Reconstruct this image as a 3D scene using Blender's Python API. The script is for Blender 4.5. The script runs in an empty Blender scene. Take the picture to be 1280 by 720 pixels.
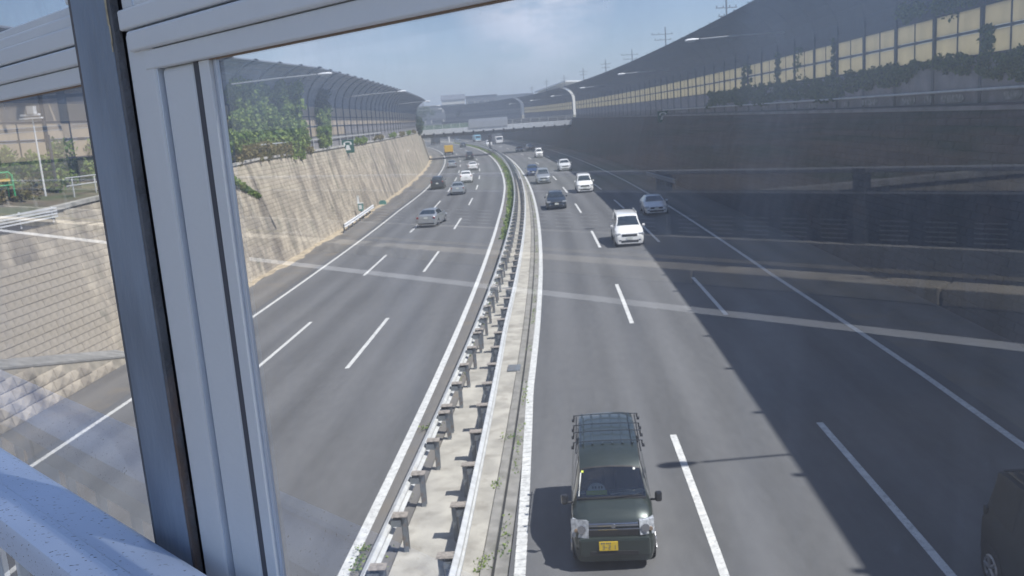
import bpy, math, random
import numpy as np
from mathutils import Vector, Matrix
sc = bpy.context.scene
col = sc.collection
rnd = random.Random(7)
nr = np.random.RandomState(11)

# ------------------------------------------------------------------ camera, sky, sun, exposure
CAMZ = 7.992
cam_d = bpy.data.cameras.new("camera"); cam = bpy.data.objects.new("camera", cam_d); col.objects.link(cam)
cam_d.sensor_width = 36.0; cam_d.lens = 1092.955 / 1280 * 36.0
cam_d.clip_start = 0.02; cam_d.clip_end = 6000
Rv = Vector((0.99433566, 0.07873232, -0.07139895)).normalized()
Fv = Vector((-0.09100925, 0.97768614, -0.18933392)).normalized()
Uv = Rv.cross(Fv).normalized()
M = Matrix((Rv, Uv, -Fv)).transposed().to_4x4(); M.translation = Vector((0, 0, CAMZ))
cam.matrix_world = M
sc.camera = cam
cam_d.dof.use_dof = True; cam_d.dof.focus_distance = 1.35; cam_d.dof.aperture_fstop = 16.0
SUN = Vector((0.585, -0.27, 1.0)).normalized()      # towards the sun
world = bpy.data.worlds.new("World"); sc.world = world; world.use_nodes = True
wn = world.node_tree; wn.nodes.clear()
wo = wn.nodes.new('ShaderNodeOutputWorld'); bg = wn.nodes.new('ShaderNodeBackground')
sky = wn.nodes.new('ShaderNodeTexSky'); sky.sky_type = 'NISHITA'; sky.sun_disc = False
sky.sun_elevation = math.asin(SUN.z); sky.sun_rotation = math.atan2(SUN.x, SUN.y)
sky.air_density = 1.0; sky.dust_density = .35; sky.ozone_density = 2.5; sky.altitude = 20
geo = wn.nodes.new('ShaderNodeTexCoord'); mp = wn.nodes.new('ShaderNodeMapping'); mp.inputs['Scale'].default_value = (1.0, 1.0, 3.2)
nz = wn.nodes.new('ShaderNodeTexNoise'); nz.inputs['Scale'].default_value = 2.6; nz.inputs['Detail'].default_value = 9; nz.inputs['Roughness'].default_value = .58
rp = wn.nodes.new('ShaderNodeValToRGB'); rp.color_ramp.elements[0].position = .52; rp.color_ramp.elements[1].position = .78
rp.color_ramp.elements[0].color = (0, 0, 0, 1); rp.color_ramp.elements[1].color = (.75, .75, .75, 1)
mx = wn.nodes.new('ShaderNodeMixRGB'); mx.inputs[2].default_value = (8.6, 8.7, 9.0, 1)
wn.links.new(geo.outputs['Generated'], mp.inputs['Vector']); wn.links.new(mp.outputs[0], nz.inputs['Vector'])
wn.links.new(nz.outputs['Fac'], rp.inputs['Fac']); cd = Vector((-0.047, .99, .132)).normalized(); dp = wn.nodes.new('ShaderNodeVectorMath'); dp.operation = 'DOT_PRODUCT'; dp.inputs[1].default_value = cd
n5 = wn.nodes.new('ShaderNodeTexNoise'); n5.inputs['Scale'].default_value = 11; n5.inputs['Detail'].default_value = 8; n5.inputs['Roughness'].default_value = .62
m5 = wn.nodes.new('ShaderNodeMapRange'); m5.inputs[1].default_value = .9955; m5.inputs[2].default_value = .9998
m6 = wn.nodes.new('ShaderNodeMapRange'); m6.inputs[1].default_value = .36; m6.inputs[2].default_value = .58
m7_ = wn.nodes.new('ShaderNodeMath'); m7_.operation = 'MULTIPLY'; m8 = wn.nodes.new('ShaderNodeMath'); m8.operation = 'MAXIMUM'
wn.links.new(geo.outputs['Generated'], dp.inputs[0]); wn.links.new(dp.outputs['Value'], m5.inputs[0]); wn.links.new(mp.outputs[0], n5.inputs['Vector']); wn.links.new(n5.outputs['Fac'], m6.inputs[0])
wn.links.new(m5.outputs[0], m7_.inputs[0]); wn.links.new(m6.outputs[0], m7_.inputs[1]); wn.links.new(m7_.outputs[0], m8.inputs[0]); wn.links.new(rp.outputs[0], m8.inputs[1])
wn.links.new(m8.outputs[0], mx.inputs[0]); wn.links.new(sky.outputs[0], mx.inputs[1])
tn = wn.nodes.new('ShaderNodeMixRGB'); tn.blend_type = 'MULTIPLY'; tn.inputs[0].default_value = 1; tn.inputs[2].default_value = (.96, .99, 1.10, 1)
wn.links.new(mx.outputs[0], tn.inputs[1]); wn.links.new(tn.outputs[0], bg.inputs['Color']); bg.inputs['Strength'].default_value = 0.083
wn.links.new(bg.outputs[0], wo.inputs['Surface'])
sd = bpy.data.lights.new("sun", 'SUN'); so = bpy.data.objects.new("sun", sd); col.objects.link(so)
sd.energy = 5.0; sd.angle = math.radians(0.53); sd.color = (1.0, .965, .92)
so.rotation_euler = SUN.to_track_quat('Z', 'Y').to_euler(); so.location = (30, -20, 60)
sc.view_settings.view_transform = 'Standard'; sc.view_settings.look = 'None'
sc.view_settings.exposure = 0.49; sc.view_settings.gamma = 1.0
try:
    sc.cycles.transparent_max_bounces = 16; sc.cycles.max_bounces = 7
except Exception: pass

# ------------------------------------------------------------------ road alignment (arc length s, offset to the right, height)
K0, K1, K2, G, VC, BANK, X0 = 1.15398e-3, -0.0819800e-4, 0.311538e-7, -0.00353568, 1.78568e-5, 0.0225611, -1.54368
_ds = .5; _s = np.arange(-100, 700, _ds)
_sc = np.clip(_s, 0, 330); _k = K0 + K1 * _sc + K2 * _sc ** 2
_i0 = int(np.argmin(abs(_s)))
_th = np.concatenate([[0], np.cumsum((_k[1:] + _k[:-1]) / 2 * _ds)]); _th -= _th[_i0]
_tm = (_th[1:] + _th[:-1]) / 2
_x = np.concatenate([[0], np.cumsum(-np.sin(_tm) * _ds)]); _x -= _x[_i0]
_y = np.concatenate([[0], np.cumsum(np.cos(_tm) * _ds)]); _y -= _y[_i0]
_sv = np.clip(_s, -10, 380); _z = G * _sv + VC * _sv ** 2 + (_s - _sv) * (G + 2 * VC * _sv)
def W(s, off, z=0.0):
    s = np.asarray(s, float); off = np.asarray(off, float)
    x = np.interp(s, _s, _x); y = np.interp(s, _s, _y); t = np.interp(s, _s, _th); zc = np.interp(s, _s, _z)
    o = np.clip(off, -22, 22)
    return np.stack(np.broadcast_arrays(x + off * np.cos(t) + X0, y + off * np.sin(t), zc + o * BANK + z), -1)
def WV(s, off, z=0.0): return Vector(W(s, off, z).tolist())
def TH(s): return float(np.interp(s, _s, _th))
def lerp_tab(tab):
    a = np.array(tab, float); return lambda s: np.interp(s, a[:, 0], a[:, 1])
offRI = lerp_tab([(-60, .1), (14, .09), (25, -.14), (33, -.08), (47, -.03), (90, -.04), (130, -.07), (700, -.08)])
offRO = lerp_tab([(-60, 10.9), (24, 10.93), (40, 10.65), (55, 10.66), (100, 10.85), (700, 10.85)])
offLI = lerp_tab([(-60, -3.2), (15, -3.24), (30, -3.29), (55, -3.36), (73, -3.34), (111, -3.1), (175, -3.25), (700, -3.38)])
railL = lerp_tab([(-60, -2.42), (14, -2.42), (31, -2.27), (49, -2.16), (88, -1.96), (400, -1.96)]); railR = lerp_tab([(-60, -.94), (14, -.94), (31, -1.2), (48, -1.15), (87, -1.02), (400, -1.0)])
offLO = lerp_tab([(-60, -13.7), (22, -13.72), (54, -13.98), (90, -14.1), (115, -13.7), (700, -13.8)])
# frame of the footbridge the camera stands on: t along it, n outwards, z relative to the eye
ND = Vector((0.62502, 0.78061, 0)); TD = Vector((-0.78061, 0.62502, 0))
def B(t, n, z): v = TD * t + ND * n; return Vector((v.x, v.y, CAMZ + z))
MB_ROT = Matrix((TD, ND, Vector((0, 0, 1)))).transposed()

# ------------------------------------------------------------------ materials
def new_mat(name):
    m = bpy.data.materials.new(name); m.use_nodes = True; nt = m.node_tree
    return m, nt, nt.nodes['Principled BSDF']
def mat(name, c, rough=.7, metal=0.0, var=.15, scale=3.0, bump=0.0, bscale=None, stretch=(1, 1, 1), c2=None, spec=.5, coat=0.0, detail=6, lo=.35, hi=.65, coords='Object'):
    m, nt, b = new_mat(name)
    b.inputs['Roughness'].default_value = rough; b.inputs['Metallic'].default_value = metal
    b.inputs['Specular IOR Level'].default_value = spec; b.inputs['Coat Weight'].default_value = coat
    b.inputs['Coat Roughness'].default_value = .05
    tc = nt.nodes.new('ShaderNodeTexCoord'); mp = nt.nodes.new('ShaderNodeMapping'); mp.inputs['Scale'].default_value = stretch
    nt.links.new(tc.outputs[coords], mp.inputs['Vector'])
    n = nt.nodes.new('ShaderNodeTexNoise'); n.inputs['Scale'].default_value = scale; n.inputs['Detail'].default_value = detail
    nt.links.new(mp.outputs[0], n.inputs['Vector'])
    r = nt.nodes.new('ShaderNodeValToRGB'); r.color_ramp.elements[0].position = lo; r.color_ramp.elements[1].position = hi
    a = tuple(max(0, x * (1 - var)) for x in c); d = c2 if c2 else tuple(x * (1 + var) for x in c)
    r.color_ramp.elements[0].color = (*a, 1); r.color_ramp.elements[1].color = (*d, 1)
    nt.links.new(n.outputs['Fac'], r.inputs['Fac']); nt.links.new(r.outputs[0], b.inputs['Base Color'])
    if bump:
        n2 = nt.nodes.new('ShaderNodeTexNoise'); n2.inputs['Scale'].default_value = bscale or scale * 8; n2.inputs['Detail'].default_value = 4
        nt.links.new(mp.outputs[0], n2.inputs['Vector'])
        bu = nt.nodes.new('ShaderNodeBump'); bu.inputs['Strength'].default_value = bump; bu.inputs['Distance'].default_value = .02
        nt.links.new(n2.outputs['Fac'], bu.inputs['Height']); nt.links.new(bu.outputs[0], b.inputs['Normal'])
    return m
def mixin(m, c, scale, lo, hi, stretch=(1, 1, 1), amt=1.0, coords='Object', detail=5):
    """lay a second noise-masked colour (stains, moss, dirt) over the base colour"""
    nt = m.node_tree; b = nt.nodes['Principled BSDF']; src = b.inputs['Base Color'].links[0].from_socket
    tc = nt.nodes.new('ShaderNodeTexCoord'); mp = nt.nodes.new('ShaderNodeMapping'); mp.inputs['Scale'].default_value = stretch
    mp.inputs['Location'].default_value = (scale * 3.1, 5.7, 1.3)
    nt.links.new(tc.outputs[coords], mp.inputs['Vector'])
    n = nt.nodes.new('ShaderNodeTexNoise'); n.inputs['Scale'].default_value = scale; n.inputs['Detail'].default_value = detail
    nt.links.new(mp.outputs[0], n.inputs['Vector'])
    r = nt.nodes.new('ShaderNodeMapRange'); r.inputs[1].default_value = lo; r.inputs[2].default_value = hi; r.inputs[4].default_value = amt
    nt.links.new(n.outputs['Fac'], r.inputs[0])
    x = nt.nodes.new('ShaderNodeMixRGB'); x.inputs[2].default_value = (*c, 1)
    nt.links.new(r.outputs[0], x.inputs[0]); nt.links.new(src, x.inputs[1]); nt.links.new(x.outputs[0], b.inputs['Base Color'])
    return m
def asphalt(name, base):
    """worn asphalt; UV = (offset, s) metres gives wheel-track polish and long patches"""
    m, nt, b = new_mat(name); b.inputs['Roughness'].default_value = .82; b.inputs['Specular IOR Level'].default_value = .35
    L = nt.links.new
    uv = nt.nodes.new('ShaderNodeUVMap')
    def noise(scale, st, det=5):
        mp = nt.nodes.new('ShaderNodeMapping'); mp.inputs['Scale'].default_value = st; L(uv.outputs[0], mp.inputs['Vector'])
        n = nt.nodes.new('ShaderNodeTexNoise'); n.inputs['Scale'].default_value = scale; n.inputs['Detail'].default_value = det; L(mp.outputs[0], n.inputs['Vector']); return n.outputs['Fac']
    def math_(op, a, bb):
        n = nt.nodes.new('ShaderNodeMath'); n.operation = op
        for i, v in enumerate((a, bb)):
            if isinstance(v, (int, float)): n.inputs[i].default_value = v
            else: L(v, n.inputs[i])
        return n.outputs[0]
    sp = nt.nodes.new('ShaderNodeSeparateXYZ'); L(uv.outputs[0], sp.inputs[0])
    trk = math_('COSINE', math_('MULTIPLY', math_('SUBTRACT', sp.outputs[0], 1.8), 2 * math.pi / 1.806), 0)
    f = math_('ADD', math_('MULTIPLY', noise(1.2, (1, .05, 1)), .62), math_('MULTIPLY', noise(.25, (1, .35, 1)), .42))
    f = math_('ADD', f, math_('MULTIPLY', noise(26, (1, 1, 1), 3), .36))
    f = math_('ADD', f, math_('MULTIPLY', noise(5, (1, .3, 1), 6), .34))
    f = math_('ADD', f, math_('MULTIPLY', trk, -.12))
    f = math_('ADD', math_('MULTIPLY', math_('SUBTRACT', f, .87), .95), 1.0)
    mul = nt.nodes.new('ShaderNodeVectorMath'); mul.operation = 'SCALE'; mul.inputs[0].default_value = base
    L(f, mul.inputs['Scale']); L(mul.outputs[0], b.inputs['Base Color'])
    bu = nt.nodes.new('ShaderNodeBump'); bu.inputs['Strength'].default_value = .35; bu.inputs['Distance'].default_value = .01
    L(noise(40, (1, 1, 1), 3), bu.inputs['Height']); L(bu.outputs[0], b.inputs['Normal'])
    return m
m_asph = asphalt("asphalt", (.117, .118, .121))
m_shoulder = mixin(asphalt("shoulder_asphalt", (.15, .142, .132)), (.20, .165, .12), .8, .5, .75, amt=.6)
m_paint = mixin(mat("road_paint", (.62, .62, .60), .6, var=.12, scale=6, bump=.2), (.22, .22, .22), 9, .52, .75, amt=.6)
mixin(m_paint, (.16, .16, .165), 30, .62, .68, amt=.75, detail=3)
m_conc = mixin(mat("median_concrete", (.39, .37, .325), .9, var=.18, scale=1.4, bump=.4, bscale=20), (.2, .18, .15), 2.2, .52, .75, amt=.65)
m_kerb = mixin(mat("gutter_concrete", (.24, .23, .21), .9, var=.2, scale=3, bump=.4, bscale=25), (.1, .1, .07), 1.5, .5, .8, amt=.7)
m_dark = mat("gutter_and_shadow_dark", (.02, .02, .018), .9)
m_block = mat("retaining_block", (.42, .365, .285), .92, var=.22, scale=1.1, bump=.5, bscale=9)
mixin(m_block, (.12, .105, .09), .5, .46, .72, stretch=(1, 1, .14), amt=.85)
mixin(m_block, (.16, .135, .11), 2.4, .5, .7, stretch=(1, 1, .08), amt=.55)
mixin(m_block, (.42, .36, .27), .35, .55, .75, stretch=(1, 1, .3), amt=.6)
mixin(m_block, (.085, .10, .06), .9, .6, .75, stretch=(1, 1, .4), amt=.6)
m_blockr = mat("retaining_block_shaded_side", (.055, .054, .062), .92, var=.25, scale=.9, bump=.5, bscale=9)  # darker copy of the left wall's block colour, shade put into it
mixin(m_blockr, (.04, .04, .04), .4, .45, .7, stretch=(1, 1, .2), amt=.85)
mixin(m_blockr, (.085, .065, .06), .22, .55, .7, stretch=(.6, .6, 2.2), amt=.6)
m_mortar = mat("joint_mortar", (.31, .275, .215), .95, var=.2, scale=3)
m_cope = mixin(mat("coping_concrete", (.48, .46, .42), .85, var=.15, scale=2), (.15, .15, .12), 1.2, .5, .7, amt=.7)
m_galv = mixin(mat("galvanised_steel", (.54, .55, .55), .5, metal=.1, var=.12, scale=5), (.36, .30, .23), 3.0, .6, .8, amt=.5)
m_postg = mixin(mat("dull_galvanised_post", (.19, .21, .23), .6, metal=.3, var=.15, scale=6), (.26, .15, .08), 5, .55, .75, amt=.7)
m_rust = mat("rusty_steel", (.27, .24, .21), .85, var=.3, scale=18, bump=.3)
m_steel = mat("dark_steel", (.035, .04, .05), .5, metal=.3, var=.1)
m_rib = mat("barrier_post_steel", (.04, .048, .06), .55, metal=.2, var=.15)
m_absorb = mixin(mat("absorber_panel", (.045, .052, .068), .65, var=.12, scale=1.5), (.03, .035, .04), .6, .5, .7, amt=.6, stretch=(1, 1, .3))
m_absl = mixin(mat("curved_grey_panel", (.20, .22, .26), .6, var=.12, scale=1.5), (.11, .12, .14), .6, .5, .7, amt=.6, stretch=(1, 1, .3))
m_lowp = mixin(mat("parapet_concrete", (.23, .22, .225), .85, var=.15, scale=1.2), (.12, .12, .12), .8, .5, .7, stretch=(1, 1, .3), amt=.7)
def translucent(name, c, t=.5):
    m = mixin(mat(name, c, .5, var=.06, scale=1.2), tuple(x * .75 for x in c), .9, .5, .75, amt=.5, stretch=(1, 1, .3))
    nt = m.node_tree; b = nt.nodes['Principled BSDF']; out = nt.nodes['Material Output']
    tr = nt.nodes.new('ShaderNodeBsdfTranslucent'); mx = nt.nodes.new('ShaderNodeMixShader'); mx.inputs[0].default_value = t
    nt.links.new(b.inputs['Base Color'].links[0].from_socket, tr.inputs['Color'])
    nt.links.new(b.outputs[0], mx.inputs[1]); nt.links.new(tr.outputs[0], mx.inputs[2]); nt.links.new(mx.outputs[0], out.inputs['Surface'])
    return m
m_beige = translucent("beige_translucent_panel", (.70, .64, .48), .62)
m_beigel = translucent("beige_panel", (.60, .50, .38), .3)
m_mauve = translucent("grey_mauve_panel", (.30, .29, .31), .25)
def leafmat(name, a, b_):
    m, nt, b = new_mat(name); b.inputs['Roughness'].default_value = .6; b.inputs['Specular IOR Level'].default_value = .25
    g = nt.nodes.new('ShaderNodeNewGeometry'); r = nt.nodes.new('ShaderNodeValToRGB')
    r.color_ramp.elements[0].color = (*a, 1); r.color_ramp.elements[1].color = (*b_, 1)
    nt.links.new(g.outputs['Random Per Island'], r.inputs['Fac']); nt.links.new(r.outputs[0], b.inputs['Base Color'])
    tr = nt.nodes.new('ShaderNodeBsdfTranslucent'); mx = nt.nodes.new('ShaderNodeMixShader'); mx.inputs[0].default_value = .35
    nt.links.new(r.outputs[0], tr.inputs['Color']); nt.links.new(b.outputs[0], mx.inputs[1]); nt.links.new(tr.outputs[0], mx.inputs[2])
    nt.links.new(mx.outputs[0], nt.nodes['Material Output'].inputs['Surface'])
    return m
m_ivy = leafmat("ivy_leaf", (.04, .08, .02), (.16, .22, .05))
m_bush = leafmat("bush_leaf", (.10, .18, .04), (.30, .37, .10))
m_dry = leafmat("dry_leaf", (.14, .14, .05), (.28, .22, .10))
m_tree = leafmat("tree_leaf", (.025, .05, .02), (.08, .12, .04))
m_bark = mat("bark", (.09, .07, .05), .9, bump=.5)
m_soil = mixin(mat("soil", (.17, .14, .10), .95, var=.2, scale=.8), (.08, .10, .045), .3, .45, .6, amt=.9)
m_sand = mat("sandy_dirt", (.40, .33, .23), .95, var=.25, scale=2, bump=.4)
m_white = mixin(mat("white_enamel", (.74, .75, .76), .5, var=.05), (.4, .38, .33), 2.5, .6, .8, amt=.4)
m_tyre = mat("tyre_rubber", (.02, .02, .02), .85); m_rim = mat("rim_alloy", (.4, .4, .42), .35, metal=.8, var=.1)
m_mat = mat("unpolished_black_body", (.014, .015, .017), .6, var=.2)
m_black = mat("black_trim", (.018, .018, .02), .55, var=.1); m_glass = mat("dark_glass", (.02, .028, .035), .08, var=.1, spec=.8, coat=1.0)
m_chrome = mat("bright_trim", (.55, .56, .6), .18, metal=1.0, var=.08); m_lens = mat("lamp_lens", (.40, .42, .45), .1, var=.3, scale=20, coat=1.0)
m_red = mat("tail_lens", (.26, .03, .03), .2, var=.1, coat=.6); m_plate = mat("plate_white", (.7, .72, .68), .5, var=.05)
m_plate_y = mat("plate_yellow", (.66, .46, .04), .5, var=.05); m_green = mat("green_enamel", (.01, .09, .065), .4, var=.1)
m_teal = mat("teal_cabinet_paint", (.10, .25, .22), .5, var=.1); m_mark = mat("white_marking", (.72, .74, .74), .5, var=.05)
m_trestle = mat("trestle_green", (.05, .42, .16), .5, var=.1); m_orange = mat("orange_plastic", (.75, .14, .04), .5, var=.1); m_yellow = mat("yellow_paint", (.68, .42, .03), .45, var=.08)
m_plaster = mat("pale_plaster", (.55, .54, .5), .85, var=.08); m_roof = mat("grey_roof", (.12, .13, .15), .7, var=.1); m_brown = mat("brown_wall", (.28, .2, .14), .8, var=.1)
m_seat = mat("seat_cloth", (.10, .105, .115), .9); m_dash = mat("dash_plastic", (.13, .14, .145), .7); m_paper = mat("white_card", (.75, .76, .72), .6, var=.05); m_lime = mat("lime_card", (.62, .72, .08), .6, var=.05)
def paint(name, c, metal=0.0, rough=.3): return mat(name, c, rough, metal=metal, var=.05, scale=2, coat=.8)
# the footbridge's aluminium and its window panes
m_alu = mixin(mat("anodised_aluminium", (.76, .77, .765), .5, metal=.1, var=.04, scale=.8, bump=.06, bscale=60), (.58, .59, .60), 1.6, .45, .75, stretch=(1, 1, .25), amt=.5)
m_alu_light = mixin(mat("brushed_aluminium_edge", (.62, .66, .72), .35, metal=.6, var=.05, scale=1.5), (.45, .46, .48), 3, .5, .7, amt=.5)
m_gasket = mat("black_gasket", (.09, .09, .10), .8)
m_flat = mixin(mat("galvanised_plate", (.25, .30, .37), .5, metal=.3, var=.18, scale=9, stretch=(1, 1, .35), bump=.12, bscale=80), (.12, .15, .19), 3, .5, .8, stretch=(1, 1, .4), amt=.6)
m_rustedge = mixin(mat("rust_streaked_edge", (.15, .155, .165), .75, metal=.3, var=.2, scale=14, bump=.3), (.22, .12, .06), 22, .5, .7, stretch=(1, 1, .3), amt=.75)
m_rail = mixin(mat("sky_tinted_rail", (.60, .69, .84), .38, metal=.15, var=.04, scale=2), (.42, .50, .62), 5, .5, .8, amt=.5)  # white aluminium; the blue of the skylight is put into the base colour
# sparse dark specks of grime on the rail
mixin(m_rail, (.02, .02, .02), 260, .70, .72, stretch=(.4, 1, 1), amt=.95, detail=1)
mixin(m_rail, (.2, .22, .26), 160, .66, .72, stretch=(.5, 1, 1), amt=.4, detail=2)
m_deck = mixin(asphalt("bridge_asphalt", (.10, .10, .105)), (.2, .18, .15), .8, .5, .8, amt=.4)
m_bkerb = mixin(mat("bridge_kerb_concrete", (.68, .60, .46), .9, var=.2, scale=2), (.10, .08, .06), 1.6, .56, .62, amt=.85)
def pane_mat():
    m = bpy.data.materials.new("dusty_veiled_acrylic"); m.use_nodes = True; nt = m.node_tree; nt.nodes.clear(); L = nt.links.new
    out = nt.nodes.new('ShaderNodeOutputMaterial'); tr = nt.nodes.new('ShaderNodeBsdfTransparent'); tr.inputs[0].default_value = (.93, .95, .96, 1)
    gl = nt.nodes.new('ShaderNodeBsdfGlossy'); gl.inputs['Roughness'].default_value = .0; gl.inputs[0].default_value = (.95, .97, 1, 1)
    fr = nt.nodes.new('ShaderNodeFresnel'); fr.inputs[0].default_value = 1.49
    f2 = nt.nodes.new('ShaderNodeMath'); f2.operation = 'MULTIPLY'; f2.inputs[1].default_value = 1.8; f2.use_clamp = True; L(fr.outputs[0], f2.inputs[0])
    m1 = nt.nodes.new('ShaderNodeMixShader'); L(f2.outputs[0], m1.inputs[0]); L(tr.outputs[0], m1.inputs[1]); L(gl.outputs[0], m1.inputs[2])
    di = nt.nodes.new('ShaderNodeBsdfDiffuse'); di.inputs[0].default_value = (.62, .75, .95, 1)  # film tinted blue, skylight put into its colour
    tl = nt.nodes.new('ShaderNodeBsdfTranslucent'); tl.inputs[0].default_value = (.62, .75, .95, 1)
    m2 = nt.nodes.new('ShaderNodeMixShader'); m2.inputs[0].default_value = .5; L(di.outputs[0], m2.inputs[1]); L(tl.outputs[0], m2.inputs[2])
    tc = nt.nodes.new('ShaderNodeTexCoord')
    def nz(sc_, st, lo, hi, amt):
        mp = nt.nodes.new('ShaderNodeMapping'); mp.inputs['Scale'].default_value = st; L(tc.outputs['Object'], mp.inputs['Vector'])
        n = nt.nodes.new('ShaderNodeTexNoise'); n.inputs['Scale'].default_value = sc_; n.inputs['Detail'].default_value = 5; L(mp.outputs[0], n.inputs['Vector'])
        r = nt.nodes.new('ShaderNodeMapRange'); r.inputs[1].default_value = lo; r.inputs[2].default_value = hi; r.inputs[4].default_value = amt; L(n.outputs['Fac'], r.inputs[0]); return r.outputs[0]
    def add(a, b):
        n = nt.nodes.new('ShaderNodeMath'); n.operation = 'ADD'
        for i, v in enumerate((a, b)):
            if isinstance(v, float): n.inputs[i].default_value = v
            else: L(v, n.inputs[i])
        return n.outputs[0]
    f = add(nz(2.2, (1, 1, 1), .35, .75, .055), nz(22, (1, 1, .05), .5, .8, .06))      # dust film, run-down streaks
    f = add(f, nz(90, (1, 1, .5), .6, .75, .03)); f = add(f, .006)
    sx = nt.nodes.new('ShaderNodeSeparateXYZ'); L(tc.outputs['Object'], sx.inputs[0])          # film thickened towards the upper frame to paint the glare veil
    gr = nt.nodes.new('ShaderNodeMapRange'); gr.interpolation_type = 'SMOOTHSTEP'; gr.inputs[1].default_value = CAMZ - .045; gr.inputs[2].default_value = CAMZ + .085; gr.inputs[4].default_value = .24; L(sx.outputs[2], gr.inputs[0])
    gm = nt.nodes.new('ShaderNodeMath'); gm.operation = 'MULTIPLY'; L(gr.outputs[0], gm.inputs[0]); L(nz(9, (1, 1, .7), .2, .7, 1.0), gm.inputs[1]); f = add(f, gm.outputs[0])
    g2 = nt.nodes.new('ShaderNodeMapRange'); g2.inputs[1].default_value = CAMZ - .32; g2.inputs[2].default_value = CAMZ + .02; g2.inputs[4].default_value = .045; L(sx.outputs[2], g2.inputs[0]); f = add(f, g2.outputs[0])  # second, fainter veil: haze painted into the film, growing upwards
    m3 = nt.nodes.new('ShaderNodeMixShader'); L(f, m3.inputs[0]); L(m1.outputs[0], m3.inputs[1]); L(m2.outputs[0], m3.inputs[2])
    L(m3.outputs[0], out.inputs['Surface'])
    return m
m_pane = pane_mat()

# ------------------------------------------------------------------ object helpers
def tag(o, label=None, cat=None, group=None, kind=None):
    if label: o['label'] = label
    if cat: o['category'] = cat
    if group: o['group'] = group
    if kind: o['kind'] = kind
    return o
def empty(name, loc=(0, 0, 0), rz=0.0, label=None, cat=None, group=None):
    o = bpy.data.objects.new(name, None); col.objects.link(o); o.location = loc; o.rotation_euler = (0, 0, rz)
    o.empty_display_size = .3
    return tag(o, label, cat, group)
def link(name, me, parent=None, mw=None):
    o = bpy.data.objects.new(name, me); col.objects.link(o)
    if parent is not None: o.parent = parent
    if mw is not None: o.matrix_local = mw
    return o
class MB:
    def __init__(s): s.v = []; s.f = []; s.uv = None
    def add(s, vs, fs):
        b = len(s.v); s.v += [tuple(v) for v in vs]; s.f += [tuple(i + b for i in f) for f in fs]
    def box(s, a, b, T=None):
        (x0, y0, z0), (x1, y1, z1) = a, b
        vs = [Vector(p) for p in ((x0, y0, z0), (x1, y0, z0), (x1, y1, z0), (x0, y1, z0), (x0, y0, z1), (x1, y0, z1), (x1, y1, z1), (x0, y1, z1))]
        if T is not None: vs = [T @ v for v in vs]
        s.add(vs, [(0, 3, 2, 1), (4, 5, 6, 7), (0, 1, 5, 4), (1, 2, 6, 5), (2, 3, 7, 6), (3, 0, 4, 7)])
    def rbox(s, a, b, r):
        """box with chamfered edges in the y/z outline"""
        (x0, y0, z0), (x1, y1, z1) = a, b
        pr = [(y0 + r, z0), (y1 - r, z0), (y1, z0 + r), (y1, z1 - r), (y1 - r, z1), (y0 + r, z1), (y0, z1 - r), (y0, z0 + r)]
        n = 8; vs = [(x0 + r, y0 + (y - y0) * .97 + .0 , z) for y, z in pr] + [(x1 - r, y, z) for y, z in pr]
        vs = [(x0, y, z) for y, z in pr] + [(x1, y, z) for y, z in pr]
        s.add(vs, [tuple(range(n))[::-1], tuple(range(n, 2 * n))] + [(i, (i + 1) % n, n + (i + 1) % n, n + i) for i in range(n)])
    def tube(s, pts, r, n=8, r1=None, caps=True):
        pts = [Vector(p) for p in pts]; k = len(pts); base = len(s.v); vs = []; fs = []
        for i, p in enumerate(pts):
            t = (pts[min(i + 1, k - 1)] - pts[max(i - 1, 0)]).normalized()
            a = Vector((0, 0, 1)) if abs(t.z) < .9 else Vector((1, 0, 0)); u = t.cross(a).normalized(); w = t.cross(u)
            rr = r if r1 is None else r + (r1 - r) * i / (k - 1)
            for j in range(n):
                an = 2 * math.pi * j / n; vs.append(p + (u * math.cos(an) + w * math.sin(an)) * rr)
        for i in range(k - 1):
            for j in range(n): fs.append((i * n + j, i * n + (j + 1) % n, (i + 1) * n + (j + 1) % n, (i + 1) * n + j))
        if caps: fs += [tuple(range(n))[::-1], tuple((k - 1) * n + j for j in range(n))]
        s.add(vs, fs)
    def cyl(s, c, ax, r, h, n=16, r2=None):
        c = Vector(c); ax = Vector(ax).normalized(); s.tube([c - ax * h / 2, c + ax * h / 2], r, n, r2)
    def mesh(s, name, m, smooth=False):
        me = bpy.data.meshes.new(name); me.from_pydata(s.v, [], s.f)
        if m: me.materials.append(m)
        if s.uv:
            l = me.uv_layers.new(name='UVMap'); a = np.array([s.uv[v] for p in s.f for v in p], 'f').ravel(); l.data.foreach_set('uv', a)
        me.update()
        if smooth:
            me.shade_smooth()
            try: me.set_sharp_from_angle(angle=math.radians(38))
            except Exception: pass
        return me
    def build(s, name, m, parent=None, mw=None, smooth=False): return link(name, s.mesh(name, m, smooth), parent, mw)
def sweep(name, m, prof, s0, s1, ds=2.0, parent=None, closed=True, smooth=False, uv=False):
    """sweep a cross-section [(offset, z)] (or a function of s giving it) along the road"""
    b = MB(); n = max(2, int(round((s1 - s0) / ds)) + 1); S = np.linspace(s0, s1, n); k = None; uvl = []
    for s in S:
        P = prof(s) if callable(prof) else prof; k = len(P)
        for o, z in P: b.v.append(tuple(W(s, o, z))); uvl.append((o, s))
    kk = k if closed else k - 1
    for i in range(n - 1):
        for j in range(kk): b.f.append((i * k + j, i * k + (j + 1) % k, (i + 1) * k + (j + 1) % k, (i + 1) * k + j))
    if closed and k > 2: b.f += [tuple(range(k))[::-1], tuple((n - 1) * k + j for j in range(k))]
    if uv: b.uv = uvl
    return b.build(name, m, parent, smooth=smooth)
def road_frame(s, off, z=0, turn=0.0):
    p = WV(s, off, z); return Matrix.Translation(p) @ Matrix.Rotation(TH(s) + turn, 4, 'Z')
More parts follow.
